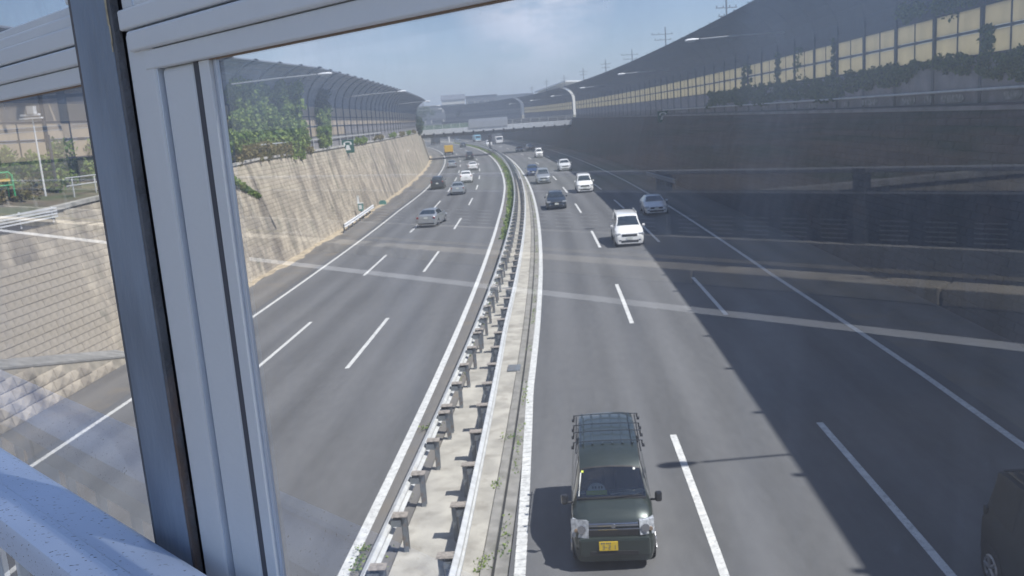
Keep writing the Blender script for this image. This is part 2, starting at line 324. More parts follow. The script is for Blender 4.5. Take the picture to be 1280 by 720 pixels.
def children(o): return [c for c in bpy.data.objects if c.parent == o]

# ------------------------------------------------------------------ ground, road
def flat(o0, o1, z, step=1.5):
    n = max(2, int((o1 - o0) / step)); return lambda s: [(o0 + (o1 - o0) * i / n, z) for i in range(n + 1)]
road = sweep("road", m_asph, lambda s: [(offLI(s) - 12.2 + (offLI(s) + .25 - offLI(s) + 11.95) * i / 6, 0) for i in range(7)], -55, 560, 2, closed=False, uv=True)
tag(road, kind='structure')
road2 = sweep("road", m_asph, lambda s: [(-.12 + 11.7 * i / 6, 0) for i in range(7)], -55, 560, 2, closed=False, uv=True); tag(road2, kind='structure')
tag(sweep("shoulder", m_shoulder, lambda s: [(-18.2, .012), (-16, .006), (offLO(s) - .45, .004)], -55, 560, 2, closed=False, uv=True), kind='structure')
tag(sweep("shoulder", m_shoulder, lambda s: [(offRO(s) + .45, .004), (13, .006), (15, .012)], -55, 560, 2, closed=False, uv=True), kind='structure')
def edge_line(name, f, w, s0, s1, z=.008): return sweep(name, m_paint, lambda s: [(f(s) - w / 2, z), (f(s) + w / 2, z)], s0, s1, 2, parent=None, closed=False)
for nm, f, par, w in (("edge_line", offLI, road, .22), ("edge_line", offLO, road, .18), ("edge_line", offRO, road2, .18)):
    o = edge_line(nm, f, w, -50, 550); o.parent = par
# ribbed inner line of the right carriageway: raised bars on a thin base
o = edge_line("edge_line", offRI, .2, -50, 550, .006); o.parent = road2
rb = MB()
for k in range(0, 330):
    s = 11 + k * .28
    a, b_ = W(s, offRI(s) - .105, .007), W(s, offRI(s) + .105, .007); c, d = W(s + .25, offRI(s) + .105, .007), W(s + .25, offRI(s) - .105, .007)
    up = np.array([0, 0, .007]); rb.add([a, b_, c, d, a + up, b_ + up, c + up, d + up], [(4, 5, 6, 7), (0, 1, 5, 4), (1, 2, 6, 5), (2, 3, 7, 6), (3, 0, 4, 7)])
o = rb.build("line_rib", m_paint, road2); o['kind'] = 'stuff'
for f, ph, par, sh in ((3.61, 12.77, road2, 0), (7.22, 12.92, road2, 0), (-3.05 - 3.61, 29.46, road, 1), (-3.05 - 7.22, 30.0, road, 1)):
    for k in range(-3, 20):
        s0 = ph + 20 * k; b = MB()
        for i in range(5):
            s = s0 + 8 * i / 4; dd = float(offRI(s)) * .5 if not sh else float(offLI(s) + 3.05) * .5
            b.v += [tuple(W(s, f + dd - .08, .008)), tuple(W(s, f + dd + .08, .008))]
        b.f = [(2 * i, 2 * i + 1, 2 * i + 3, 2 * i + 2) for i in range(4)]
        b.build("lane_dash", m_paint, par)
# cast shadow painted as a dark strip across the left carriageway
o = sweep("shadow_strip", m_dark, [(-17.2, .010), (-3.6, .010)], 216.5, 217.7, .6, parent=road, closed=False)
# median: concrete bed, gutter, dirt verge
tag(sweep("median_strip", m_shoulder, lambda s: [(offLI(s) + .10, .006), (railL(s) + .04, .012)], -50, 550, 2, closed=False, uv=True), kind='structure')
tag(sweep("median_bed", m_conc, lambda s: [(railL(s) + .06, .0), (railL(s) + .07, .05), (-1.6, .06), (-.66, .05), (-.64, .0)], -50, 550, 2, closed=False), kind='structure')
tag(sweep("gutter", m_kerb, [(-.635, -.02), (-.63, .075), (-.44, .065), (-.435, .012)], -50, 550, 2, closed=False), kind='structure')
tag(sweep("gutter_slot", m_dark, [(-.434, .009), (-.385, .009)], -50, 550, 2, closed=False), kind='structure')
tag(sweep("verge", m_kerb, [(-.383, .01), (-.14, .005)], -50, 550, 2, closed=False), kind='structure')
# sandy dirt along the left wall foot and debris at the near end
tag(sweep("dirt_strip", m_sand, lambda s: [(-17.6, .10 + .03 * math.sin(s * 1.7)), (-17.2 + .12 * math.sin(s * .9) + .1 * math.sin(s * 2.3), .06), (-16.95 + .2 * math.sin(s * .45) + .15 * math.sin(s * 1.9), .014)], 24, 240, 1.3, closed=False), kind='structure')
# terrain at street level on both sides
def wall_top_l(s): return float(np.interp(s, [-60, 25, 33, 60, 560], [5.9, 6.05, 6.2, 7.05, 7.1]))
def bar_l(s): return float(np.interp(s, [-60, 30, 45, 62, 74, 700], [-24.5, -24.5, -23.2, -21.2, -19.5, -19.35]))
tag(sweep("ground", m_soil, lambda s: [(-19.35, wall_top_l(s) - .05), (bar_l(s) - .3, 7.05), (-40, 7.1), (-90, 7.2), (-260, 8), (-900, 9)], -95, 690, 5, closed=False), kind='structure')
tag(sweep("ground", m_soil, [(16.7, 6.75), (40, 7.0), (90, 7), (260, 7.5), (900, 8)], -95, 690, 5, closed=False), kind='structure')
gb = MB(); gb.add([(-4000, -1500, -1.5), (4000, -1500, -1.5), (4000, 5500, -1.5), (-4000, 5500, -1.5)], [(0, 1, 2, 3)]); tag(gb.build("ground_plain", m_soil), kind='structure')
gb = MB()
pe = [W(690, o, 7) for o in (-900, -18, 16, 900)]
gb.add([(p[0], p[1], 9) for p in pe] + [(p[0] * 1.0 - 1500, p[1] + 3500, 9) for p in pe[:2]] + [(p[0] + 1500, p[1] + 3500, 9) for p in pe[2:]], [(0, 1, 5, 4), (1, 2, 6, 5), (2, 3, 7, 6)]); tag(gb.build("far_ground", m_soil), kind='structure')

# ------------------------------------------------------------------ retaining walls
def make_wall(side, name, label, base_off, top_off, topz, mb, s_parts, s_stuff_end, s_stuff0):
    root = empty(name, WV(40, base_off), 0, label, 'retaining wall'); inv = Matrix.Translation(-root.location)
    sg = -1 if side == 'l' else 1
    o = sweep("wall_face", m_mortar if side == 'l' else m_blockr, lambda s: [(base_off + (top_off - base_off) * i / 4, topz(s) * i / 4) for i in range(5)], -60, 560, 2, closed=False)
    o.parent = root; o.matrix_local = inv
    if side == 'l': o.data.materials.clear(); o.data.materials.append(m_block if False else m_mortar)
    cp = sweep("coping", m_cope if side == 'l' else m_lowp, lambda s: [(top_off + sg * -.12, topz(s) - .02), (top_off - sg * .12, topz(s) + .14), (top_off + sg * .35, topz(s) + .14), (top_off + sg * .35, topz(s) - .02)], -60, 560, 2); cp.parent = root; cp.matrix_local = inv  # right coping takes a darker concrete, shade put into its colour
    bw, bh = .46, .285
    def corners(s, v0, v1, out, g=.011):
        P = []
        for (ss, vv) in ((s + g, v0 + g), (s + bw - g, v0 + g), (s + bw - g, v1 - g), (s + g, v1 - g)):
            H = topz(ss); fr = min(1, vv / H); off = base_off + (top_off - base_off) * fr
            P.append((ss, off - sg * out, vv)); 
        return P
    stuff = MB(); nparts = 0
    rows = int(7.3 / bh)
    for r in range(rows):
        v0 = r * bh; sh = (r % 2) * bw / 2
        s = s_stuff0 - sh
        while s < s_stuff_end:
            if v0 + bh <= topz(s) + .02:
                out = .028 + .016 * rnd.random(); q = corners(s, v0, v0 + bh, out); q0 = corners(s, v0, v0 + bh, -.005, .0)
                c = [W(*a) for a in q]; c0 = [W(*a) for a in q0]
                # pillowed face: a raised centre point
                ctr = sum(c) / 4 + np.array([-sg * math.cos(TH(s)) * .012, -sg * math.sin(TH(s)) * .012, .004])
                vs = c0 + c + [ctr]; fs = [(0, 1, 5, 4), (1, 2, 6, 5), (2, 3, 7, 6), (3, 0, 4, 7), (4, 5, 8), (5, 6, 8), (6, 7, 8), (7, 4, 8)]
                if sg > 0: fs = [f[::-1] for f in fs]
                if s_parts and s_parts[0] <= s < s_parts[1] and nparts < 300:
                    nparts += 1; key = (r % 2)
                    me = block_mesh.get(side)
                    if me is None:
                        mb0 = MB(); hw, hh = bw / 2 - .011, bh / 2 - .011
                        mb0.add([(-bw / 2, 0, -bh / 2), (bw / 2, 0, -bh / 2), (bw / 2, 0, bh / 2), (-bw / 2, 0, bh / 2), (-hw, -.042, -hh), (hw, -.042, -hh), (hw, -.042, hh), (-hw, -.042, hh), (0, -.058, 0)],
                                [(0, 1, 5, 4), (1, 2, 6, 5), (2, 3, 7, 6), (3, 0, 4, 7), (4, 5, 8), (5, 6, 8), (6, 7, 8), (7, 4, 8)])
                        me = block_mesh[side] = mb0.mesh("block", m_block)
                    ax = Vector(c[1] - c[0]).normalized(); az = Vector(c[3] - c[0]).normalized(); ay = az.cross(ax).normalized(); az = ax.cross(ay)
                    if side == 'l': R = Matrix((ax, ay, az)).transposed().to_4x4()
                    ce = Vector(sum(c0) / 4) + ay * (.0 + rnd.uniform(-.012, .010))
                    # outward must be -y
                    if (Vector(ctr) - ce).dot(ay) > 0: R = Matrix((-ax, -ay, az)).transposed().to_4x4()
                    ob = link("block", me, root); ob.matrix_local = inv @ Matrix.Translation(ce) @ R
                else: stuff.add(vs, fs)
            s += bw
    ob = stuff.build("block_field", mb, root, inv); ob['kind'] = 'stuff'
    return root
block_mesh = {}
wall_l = make_wall('l', "retaining_wall", "sunlit battered retaining wall of weathered beige blocks left of the expressway", -17.5, -19.25, wall_top_l, m_block, (25.5, 34), 190, 8)
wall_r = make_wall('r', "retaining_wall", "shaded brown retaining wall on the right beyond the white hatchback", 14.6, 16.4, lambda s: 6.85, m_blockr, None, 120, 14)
# protruding block slope at the near end of the left wall with its coping band
rt = empty("embankment_slope", WV(24, -17), 0, "low brown block slope with pale sloping coping in front of the left wall", "slope"); inv = Matrix.Translation(-rt.location)
def slope_h(s): return max(.04, float(np.interp(s, [-10, 8, 22, 34], [4.2, 4.2, 2.7, .05])))
SB = 1.15
o = sweep("slope_core", m_mortar, lambda s: [(-16.55, 0), (-16.55 - .28 * slope_h(s), slope_h(s)), (-17.6 - .28 * slope_h(s), slope_h(s) + .02), (-17.9, 0)], 6, 34, 1); o.parent = rt; o.matrix_local = inv
o = sweep("coping", mat("weathered_slope_coping", (.24, .235, .22), .9, var=.25, scale=2), lambda s: [(-16.50 - .28 * slope_h(s), slope_h(s) - .04), (-16.50 - .28 * slope_h(s), slope_h(s) + .03), (-17.45 - .28 * slope_h(s), slope_h(s) + .30), (-17.5 - .28 * slope_h(s), slope_h(s) - .1)], 6, 34, 1); o.parent = rt; o.matrix_local = inv
bs = MB()
for r in range(10):
    s = 8 - (r % 2) * .3
    while s < 33.5:
        v0 = r * .36
        if v0 + .36 < slope_h(s + .3) - .08:
            out = .03 + .05 * rnd.random(); q = []
            for g, oo in ((0, 0), (.025, out)):
                for ss, vv in ((s + g, v0 + g), (s + .6 - g, v0 + g), (s + .6 - g, v0 + .36 - g), (s + g, v0 + .36 - g)): q.append(W(ss, -16.55 - .28 * vv + oo, vv))
            q.append(sum(q[4:8]) / 4 + np.array([.05, 0, .01]))
            bs.add(q, [(0, 1, 5, 4), (1, 2, 6, 5), (2, 3, 7, 6), (3, 0, 4, 7), (4, 5, 8), (5, 6, 8), (6, 7, 8), (7, 4, 8)])
        s += .6
o = bs.build("block_field", m_block, rt, inv); o['kind'] = 'stuff'

# ------------------------------------------------------------------ noise barriers: posts, panes, curved canopy
def arc(side, k, n=7, off=0.0):
    """point k of n on the curved upper part; side +1 right, -1 left; returns (dx inwards, z)"""
    a = math.radians(78) * k / n; return (3.0 * (1 - math.cos(a)) * (1.18 if side > 0 else .97), 10.95 + 3.0 * math.sin(a))
def barrier(side, boff, s0, s1, label, low, rows, beige_f, m_b, m_up, m_mid):
    sg = side; root = empty("noise_barrier", WV(s0, boff(s0), 7), 0, label, "noise barrier"); inv = Matrix.Translation(-root.location)
    n = int(round((s1 - s0) / 4.0)); zb, z1, z2, z3 = rows   # bottom, middle rail, top of panes, start of curve
    post_me = {}
    for i in range(n + 1):
        s = s0 + 4 * i; bo = boff(s); F = WV(s, bo, 0); T = Matrix.Rotation(TH(s), 4, 'Z')
        key = 0
        if key not in post_me:
            b = MB(); w = .10 if sg < 0 else .095; P = [(0, 6.4), (0, z3)] + [(-sg * arc(sg, k)[0], arc(sg, k)[1]) for k in range(1, 8)]; P.append((P[-1][0] - sg * .18, P[-1][1] + .03))
            for k, (x, z) in enumerate(P):
                d = .20 if k < 2 else (.02 if sg > 0 else .16)
                b.v += [(x - sg * d * .6, -w, z - (d * .3 if k > 1 else 0)), (x - sg * d * .6, w, z - (d * .3 if k > 1 else 0)), (x + sg * d * .5, w, z + (d * .4 if k > 1 else 0)), (x + sg * d * .5, -w, z + (d * .4 if k > 1 else 0))]
            for k in range(len(P) - 1):
                for j in range(4): b.f.append((k * 4 + j, k * 4 + (j + 1) % 4, k * 4 + 4 + (j + 1) % 4, k * 4 + 4 + j))
            b.f += [(3, 2, 1, 0), tuple(len(b.v) - 4 + j for j in range(4))]
            post_me[key] = b.mesh("post", m_rib)
        link("post", post_me[key], root, inv @ Matrix.Translation(F) @ T)
    me = {}
    for i in range(n):
        a, b_ = s0 + 4 * i, s0 + 4 * i + 4; A, Bp = WV(a, boff(a)), WV(b_, boff(b_)); d = Bp - A; L = d.length; ang = math.atan2(-d.x, d.y)
        FT = inv @ Matrix.Translation(A) @ Matrix.Rotation(ang, 4, 'Z') @ Matrix(((1, 0, 0, 0), (0, L / 4.0, 0, 0), (0, d.z / 4.0, 1, 0), (0, 0, 0, 1)))
        if not me:
            def pl(y0, y1, za, zb_, m, nm, th=.03, x=0.0):
                q = MB(); q.box((x - th, y0, za), (x + th, y1, zb_)); return q.mesh(nm, m)
            for r, (za, zc) in enumerate(((zb, z1 - .04), (z1 + .04, z2))):
                for c, (y0, y1) in enumerate(((.13, 1.96), (2.04, 3.87))): me['p', r, c] = pl(y0, y1, za + .03, zc - .03, m_b, "pane")
                me['g', r] = pl(.13, 3.87, za + .02, zc - .02, m_low, "grey_panel") if (m_low := m_lowp) else None
            q = MB(); q.box((-.05, .1, z1 - .05), (.05, 3.9, z1 + .05)); q.box((-.05, .1, z2 - .04), (.05, 3.9, z2 + .05)); q.box((-.05, .1, zb - .06), (.05, 3.9, zb + .03)); q.box((-.045, 1.95, zb), (.045, 2.05, z2)); me['rail'] = q.mesh("pane_frame", m_rib)
            if z3 > z2 + .1: me['mid'] = pl(.1, 3.9, z2 + .06, z3, m_mid, "upper_panel", .04)
            q = MB(); q.box((-.09, .1, 6.95), (.09, 3.9, zb - .07)); me['low'] = q.mesh("parapet_panel", m_lowp)
            q = MB(); m7 = 7
            for k in range(m7 + 1):
                x, z = arc(sg, k); x = -sg * x; z -= .0
                for y in ((-.01, 4.0) if sg > 0 else (.1, 3.9)): q.v += [(x, y, z), (x + sg * .07, y, z + .06)]
            for k in range(m7):
                e = k * 4; q.f += [(e, e + 2, e + 6, e + 4), (e + 1, e + 5, e + 7, e + 3), (e, e + 4, e + 5, e + 1), (e + 2, e + 3, e + 7, e + 6)]
            q.f += [(0, 1, 3, 2), (m7 * 4, m7 * 4 + 2, m7 * 4 + 3, m7 * 4 + 1)]
            # stiffening ribs running along the bay
            for k in (range(0, m7 + 1) if sg < 0 else (0,)):
                x, z = arc(sg, k); x = -sg * x; q.box((x - .03, .1, z - .06), (x + .03, 3.9, z + .02))
            me['arc'] = q.mesh("canopy_panel", m_up)
        if low(a): link("parapet_panel", me['low'], root, FT)
        for r in (0, 1):
            if beige_f(a, r):
                for c in (0, 1): link("pane", me['p', r, c], root, FT)
            else: link("grey_panel", me['g', r], root, FT)
        link("pane_frame", me['rail'], root, FT)
        if 'mid' in me: link("upper_panel", me['mid'], root, FT)
        link("canopy_panel", me['arc'], root, FT)
    return root
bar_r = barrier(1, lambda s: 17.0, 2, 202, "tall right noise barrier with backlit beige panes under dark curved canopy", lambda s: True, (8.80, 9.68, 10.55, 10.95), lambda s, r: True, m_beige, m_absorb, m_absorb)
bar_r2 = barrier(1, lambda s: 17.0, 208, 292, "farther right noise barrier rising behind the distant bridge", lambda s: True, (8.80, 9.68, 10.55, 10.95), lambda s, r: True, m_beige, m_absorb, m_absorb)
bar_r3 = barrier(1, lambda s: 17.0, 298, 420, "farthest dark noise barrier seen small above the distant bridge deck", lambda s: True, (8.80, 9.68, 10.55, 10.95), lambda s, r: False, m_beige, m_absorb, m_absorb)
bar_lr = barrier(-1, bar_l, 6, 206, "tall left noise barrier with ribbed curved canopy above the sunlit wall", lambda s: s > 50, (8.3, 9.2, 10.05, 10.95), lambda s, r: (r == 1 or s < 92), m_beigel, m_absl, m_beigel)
m_screen0 = mat('pale_grey_frame', (.19, .20, .21), .8)
# end frame of the right canopy: pale curved rib
b = MB(); P = [(17.0, 6.9), (17.0, 10.95)] + [(17.0 - arc(1, k)[0], arc(1, k)[1]) for k in range(1, 8)]
b.tube([W(202.6, o, z) for o, z in P], .08, 6); b.tube([W(207.2, o, z) for o, z in P], .06, 6)
tag(b.build("canopy_end_frame", m_screen0, smooth=True), "pale curved end frame closing the gap between the two right noise barriers", "frame")
# white kerb rails standing on the left wall head
for i, (a, c) in enumerate(((67, 76), (112, 124), (128, 158))):
    o = sweep("kerb_board", m_cope, [(-19.2, 7.3), (-19.15, 7.3), (-19.15, 7.62), (-19.2, 7.62)], a, c, 2)
    tag(o, ["pale kerb board on the wall head left of the emergency phone sign", "pale kerb board on the left wall head just past the phone sign", "long pale kerb board at the far end of the left wall head"][i], "kerb")
o = sweep("hand_rail", m_galv, [(-19.3, 8.02), (-19.24, 8.02), (-19.24, 8.1), (-19.3, 8.1)], 62, 120, 2); tag(o, "thin pale rail running along the head of the left wall under the beige panes", "rail")
for k in range(15):
    b = MB(); b.tube([W(62 + 4 * k, -19.27, 7.1), W(62 + 4 * k, -19.27, 8.05)], .03, 6); b.build("rail_post", m_galv, o)
# pipes and pale weathered patches along the right parapet
for z, r, lb in ((7.55, .05, "upper pipe along the shaded right parapet"), (7.02, .04, "lower pipe along the head of the shaded right wall")):
    b = MB(); b.tube([W(s, 16.72, z) for s in np.arange(24, 110, 3)], r, 8); tag(b.build("pipe", m_galv if z > 7.3 else m_steel, smooth=True), lb, "pipe")
m_patch = mat("pale_weathered_paint", (.26, .26, .25), .8, var=.35, scale=5)
rtp = empty("parapet_patches", WV(60, 16.8, 7.2), 0, "row of pale patched areas on the shaded right parapet between two pipes", "wall patches"); invp = Matrix.Translation(-rtp.location)
for s, w, z0, z1 in ((31, 1.2, 7.1, 7.46), (35.2, 1.9, 7.1, 7.42), (38, .9, 7.1, 7.45), (39.6, 1.6, 7.08, 7.44), (44, 2.4, 7.1, 7.44), (48, .8, 7.1, 7.4), (53, 2.6, 7.1, 7.4), (57.5, 1.5, 7.1, 7.4), (64, 2, 7.1, 7.4), (95, 4, 7.1, 7.35), (104, 5, 7.1, 7.35)):
    b = MB(); n = 10; pts = [(s + w / 2 + w / 2 * math.copysign(abs(math.cos(a)) ** .4, math.cos(a)) * (.8 + .3 * rnd.random()), (z0 + z1) / 2 + (z1 - z0) / 2 * math.copysign(abs(math.sin(a)) ** .5, math.sin(a)) * (.75 + .3 * rnd.random())) for a in [2 * math.pi * i / n for i in range(n)]]
    b.add([W(a, 16.895, z) for a, z in pts] + [W(a, 16.87, z) for a, z in pts], [tuple(range(n, 2 * n)), tuple(range(n))[::-1]] + [(i, (i + 1) % n, n + (i + 1) % n, n + i) for i in range(n)]); b.build("patch", m_patch, rtp, invp)

# ------------------------------------------------------------------ plants
def leaves(name, m, pts, size, parent=None, inv=None, flatn=None):
    """many small leaf quads, slightly folded, one island each"""
    n = len(pts); P = np.array(pts, float); sz = size * (0.6 + .8 * nr.rand(n, 1))
    a = nr.randn(n, 3); a /= np.linalg.norm(a, axis=1, keepdims=True); c = nr.randn(n, 3); c -= (c * a).sum(1, keepdims=True) * a; c /= np.linalg.norm(c, axis=1, keepdims=True)
    V = np.stack([P - a * sz, P + c * sz * .55, P + a * sz, P - c * sz * .55], 1).reshape(-1, 3)
    me = bpy.data.meshes.new(name); me.vertices.add(4 * n); me.vertices.foreach_set('co', V.ravel().astype('f'))
    me.loops.add(4 * n); me.loops.foreach_set('vertex_index', np.arange(4 * n, dtype='i')); me.polygons.add(n)
    me.polygons.foreach_set('loop_start', np.arange(0, 4 * n, 4, dtype='i')); me.polygons.foreach_set('loop_total', np.full(n, 4, 'i'))
    me.materials.append(m); me.update(); me.validate()
    return link(name, me, parent, inv)
def clumpy(n, centers, rad, squash=1.0):
    idx = nr.randint(0, len(centers), n); d = nr.randn(n, 3); d /= np.linalg.norm(d, axis=1, keepdims=True); r = nr.rand(n, 1) ** .45
    d[:, 2] *= squash; R = np.array([c[3] if len(c) > 3 else rad for c in centers])[idx][:, None]
    return np.array([c[:3] for c in centers])[idx] + d * r * R
def hang(sfn, n): return [W(*sfn()) for _ in range(n)]
# right: ivy mass along the parapet top (s, offset, z)
def ivy_mass(name, lab, s0, s1, topf, botf, off, n, size=.11, m=m_ivy, cat="climbing plant", th=.28):
    cs = []
    for _ in range(int((s1 - s0) * 11)):
        s = rnd.uniform(s0, s1); t, bt = topf(s), botf(s)
        if t - bt < .1: continue
        z = bt + (t - bt) * rnd.random(); p = W(s, off - rnd.uniform(0, th), z); cs.append((p[0], p[1], p[2], rnd.uniform(.14, .30)))
    o = leaves(name, m, clumpy(n, cs, .3, .9), size); tag(o, lab, cat, kind=None)
    return o
def wav(s, a, f, p=0): return a * (math.sin(s * f + p) + .6 * math.sin(s * f * 2.7 + p * 2) + .35 * math.sin(s * f * 6.1 + 1))
ivy_mass("ivy", "broad mass of ivy over the shaded right parapet nearest the camera", 22, 47.5, lambda s: 8.80 + wav(s, .05, .9), lambda s: float(np.interp(s, [22, 30, 36, 39, 41, 47.5], [7.2, 7.7, 8.3, 8.75, 8.1, 7.9])), 16.95, 22000, .075)
ivy_mass("ivy", "long band of ivy along the right parapet below the middle beige panes", 47.5, 84, lambda s: 8.80 + wav(s, .06, .7), lambda s: 7.7 + wav(s, .15, .35), 16.95, 22000, .085)
for lab, s, z0, z1, n, w in (("ivy climbing the post between panes at the middle of the right barrier", 50.3, 8.7, 10.9, 700, .2), ("ivy over two beige panes left of the middle of the right barrier", 61.5, 8.8, 10.8, 700, .45), ("thin ivy runners on one beige pane of the right barrier", 57.0, 8.9, 10.8, 200, .7),
                       ("dense ivy clump climbing the right barrier above the shaded speed sign", 70, 8.7, 10.6, 1500, 1.3), ("ivy tuft on the lower right edge of the last pane at the frame edge", 33.4, 8.8, 9.7, 500, .35)):
    cs = [(*W(s + rnd.uniform(-w, w), 16.86, rnd.uniform(z0, z1)), rnd.uniform(.15, .35)) for _ in range(26)]
    tag(leaves("ivy", m_ivy, clumpy(int(n * 1.2), [(*q[:3], q[3] * .7) for q in cs], .3), .075), lab, "climbing plant")
cs = [(*W(rnd.uniform(26, 40), 16.5 - rnd.uniform(0, .6), 10.9 + rnd.uniform(-.55, .5) * rnd.random()), rnd.uniform(.12, .35)) for _ in range(60)]
tag(leaves("hanging_ivy", m_ivy, clumpy(2800, cs, .3), .10), "ivy dangling from the canopy over the nearest right panes", "climbing plant")
# left: bushes and vines on the berm
cs = [(*W(s, rnd.uniform(bar_l(s) + .5, -19.2), z), rnd.uniform(.35, .7)) for s in np.arange(46, 58, .16) for z in [rnd.uniform(6.7, 9.0)]]
tag(leaves("bush", m_bush, clumpy(20000, cs, .5), .16), "bright green bush hanging over the left wall head beside the window post", "bush")
cs = [(*W(52.5 + t * 5.5, -18.9 + .25 * t, 6.7 - t * 2.0), .22 + .1 * (1 - t)) for t in np.linspace(0, 1, 14)]
tag(leaves("vine", m_bush, clumpy(1300, cs, .3), .11), "green vine trailing down the sunlit left wall below the bush", "climbing plant")
cs = [(*W(s, bar_l(s) + rnd.uniform(.2, .7), rnd.uniform(7.2, 12.6) if rnd.random() < .7 else rnd.uniform(7, 9)), rnd.uniform(.35, .7)) for s in np.arange(61.5, 73.6, .045)]
tag(leaves("ivy", m_bush, clumpy(30000, cs, .5), .17), "tall curtain of ivy covering the left barrier next to the green bush", "climbing plant")
cs = [(*W(s, -19.5 + rnd.uniform(-.6, .4), wall_top_l(s) + rnd.uniform(0, .9)), rnd.uniform(.2, .45)) for s in np.arange(56, 76, .12)]
tag(leaves("shrub_row", m_dry, clumpy(10000, cs, .4), .13), "yellowish dry shrubs along the head of the left wall", "shrubs")
cs = [(*W(rnd.uniform(80.5, 84.5), -19.2, rnd.uniform(7.6, 10.6)), rnd.uniform(.25, .5)) for _ in range(70)]
tag(leaves("ivy", m_bush, clumpy(9000, cs, .4), .16), "square patch of yellow green ivy filling one bay of the left barrier", "climbing plant")
cs = [(*W(rnd.uniform(81, 85), -19.15, rnd.uniform(10.6, 12.4)), rnd.uniform(.3, .6)) for _ in range(30)]
tag(leaves("ivy", m_tree, clumpy(2500, cs, .4), .13), "dark ivy above the yellow green bay of the left barrier", "climbing plant")
for i, s in enumerate((101, 116, 133, 148, 162, 178)):
    cs = [(*W(s + rnd.uniform(-4.5, 4.5), -19.1, 7.25 + rnd.random() * .35), rnd.uniform(.12, .32)) for _ in range(14)]
    tag(leaves("shrub", m_dry if i % 2 else m_bush, clumpy(700, cs, .4), .14), ["small shrub on the left wall head right of the phone sign", "dry tuft on the left wall head, second past the phone sign", "third small shrub along the left wall head past the phone sign", "dry tuft above the middle of the far left wall", "small green shrub near the far end of the left wall head", "dry tuft at the far end of the left wall head"][i], "shrub")
cs = [(*W(rnd.uniform(196, 212), -19.6 + rnd.uniform(-1, 1), rnd.uniform(6.8, 10)), rnd.uniform(.6, 1.2)) for _ in range(26)]
tag(leaves("bush", m_tree, clumpy(3500, cs, .8), .25), "dark bush where the left wall meets the far bridge", "bush")
# left berm bushes seen through the left window
for lab, s0, s1, o0, o1, z0, z1, n in (("low bushes behind the pale lamp pole seen through the left window", 36, 50, -26, -22, 7.1, 8.8, 9000), ("brownish weeds behind the green trestle in the left window", 26, 38, -25, -21, 6.3, 7.2, 5000)):
    cs = [(*W(rnd.uniform(s0, s1), rnd.uniform(o0, o1), rnd.uniform(z0, z1)), rnd.uniform(.3, .6)) for _ in range(80)]
    tag(leaves("bush", m_bush if n == 9000 else m_dry, clumpy(n, cs, .5), .12), lab, "bushes")
# weeds in the median and by the gutter: uncountable
P = []
for _ in range(9000):
    s = 13 + 230 * rnd.random() ** 1.3
    if rnd.random() < .72:
        if s < 26 and rnd.random() < .9: continue
        dens = .5 + .5 * math.sin(s * .9) + s / 90
        if rnd.random() > dens: continue
        P.append(W(s, float(railL(s)) - .2 + rnd.gauss(0, .07 + min(.12, s * .0012)), abs(rnd.gauss(0, .07)) + .02))
    else:
        if math.sin(s * 1.3) + math.sin(s * .37) * .8 < .1: continue
        P.append(W(s, -.27 + rnd.gauss(0, .06), abs(rnd.gauss(0, .03)) + .015))
for s, o in ((14.6, -.62), (14.9, -.6), (18.3, -.62), (21.2, -.6), (15.2, -3.0), (15.6, -3.05), (22.4, -2.9), (14.8, -2.95)):
    for _ in range(40): P.append(W(s + rnd.gauss(0, .10), o + rnd.gauss(0, .08), abs(rnd.gauss(0, .05)) + .05))
o = leaves("weeds", m_bush, P, .035); tag(o, "green weeds sprouting along the median guardrail foot and gutter", "weeds", kind='stuff')
P = [W(rnd.uniform(60, 330), -2.42 + rnd.gauss(0, .18), abs(rnd.gauss(0, .13)) + .02) for _ in range(9000)]
o = leaves("grass_strip", m_bush, P, .13); tag(o, "strip of grass along the median in the distance", "grass", kind='stuff')
# trees behind the left barrier
def tree(x, y, zb, h, r, lab, m=m_tree, n=5200):
    rt = empty("tree", (x, y, zb), 0, lab, "tree"); b = MB()
    b.tube([(0, 0, -.5), (.1, 0, h * .3), (0, .15, h * .62)], r * .09, 8, r * .04); b.build("trunk", m_bark, rt, smooth=True)
    for k in range(5):
        a = k * 1.3; b = MB(); b.tube([(0, .1, h * .45 + k * .2), (math.cos(a) * r * .4, math.sin(a) * r * .4, h * .62), (math.cos(a) * r * .7, math.sin(a) * r * .7, h * .75)], r * .035, 6, r * .012); b.build("limb", m_bark, rt)
    cs = []
    for _ in range(34):
        d = np.array([rnd.gauss(0, 1), rnd.gauss(0, 1), rnd.gauss(0, 1)]); d /= np.linalg.norm(d); q = rnd.random() ** .4
        cs.append((d[0] * r * q, d[1] * r * q, h * .68 + d[2] * h * .34 * q, rnd.uniform(.16, .32) * r))
    leaves("crown", m, clumpy(n, cs, 1.0), .05 * r + .06, rt)
    return rt
for i, (s, o, h, r) in enumerate(((30, -31, 9.5, 4.0), (37, -34, 10.5, 4.5), (47, -31, 10.0, 3.8), (58, -30, 9.0, 3.4), (24, -36, 11, 4.6))):
    p = W(s, o, 7); tree(p[0], p[1], p[2], h, r, ["leafy tree behind the left barrier seen above the window rail at the corner", "taller leafy tree behind the left barrier near the top left corner", "leafy tree peeping over the left canopy beside the window frame", "small tree top showing over the curved left canopy", "broad dark tree at the extreme top left"][i])
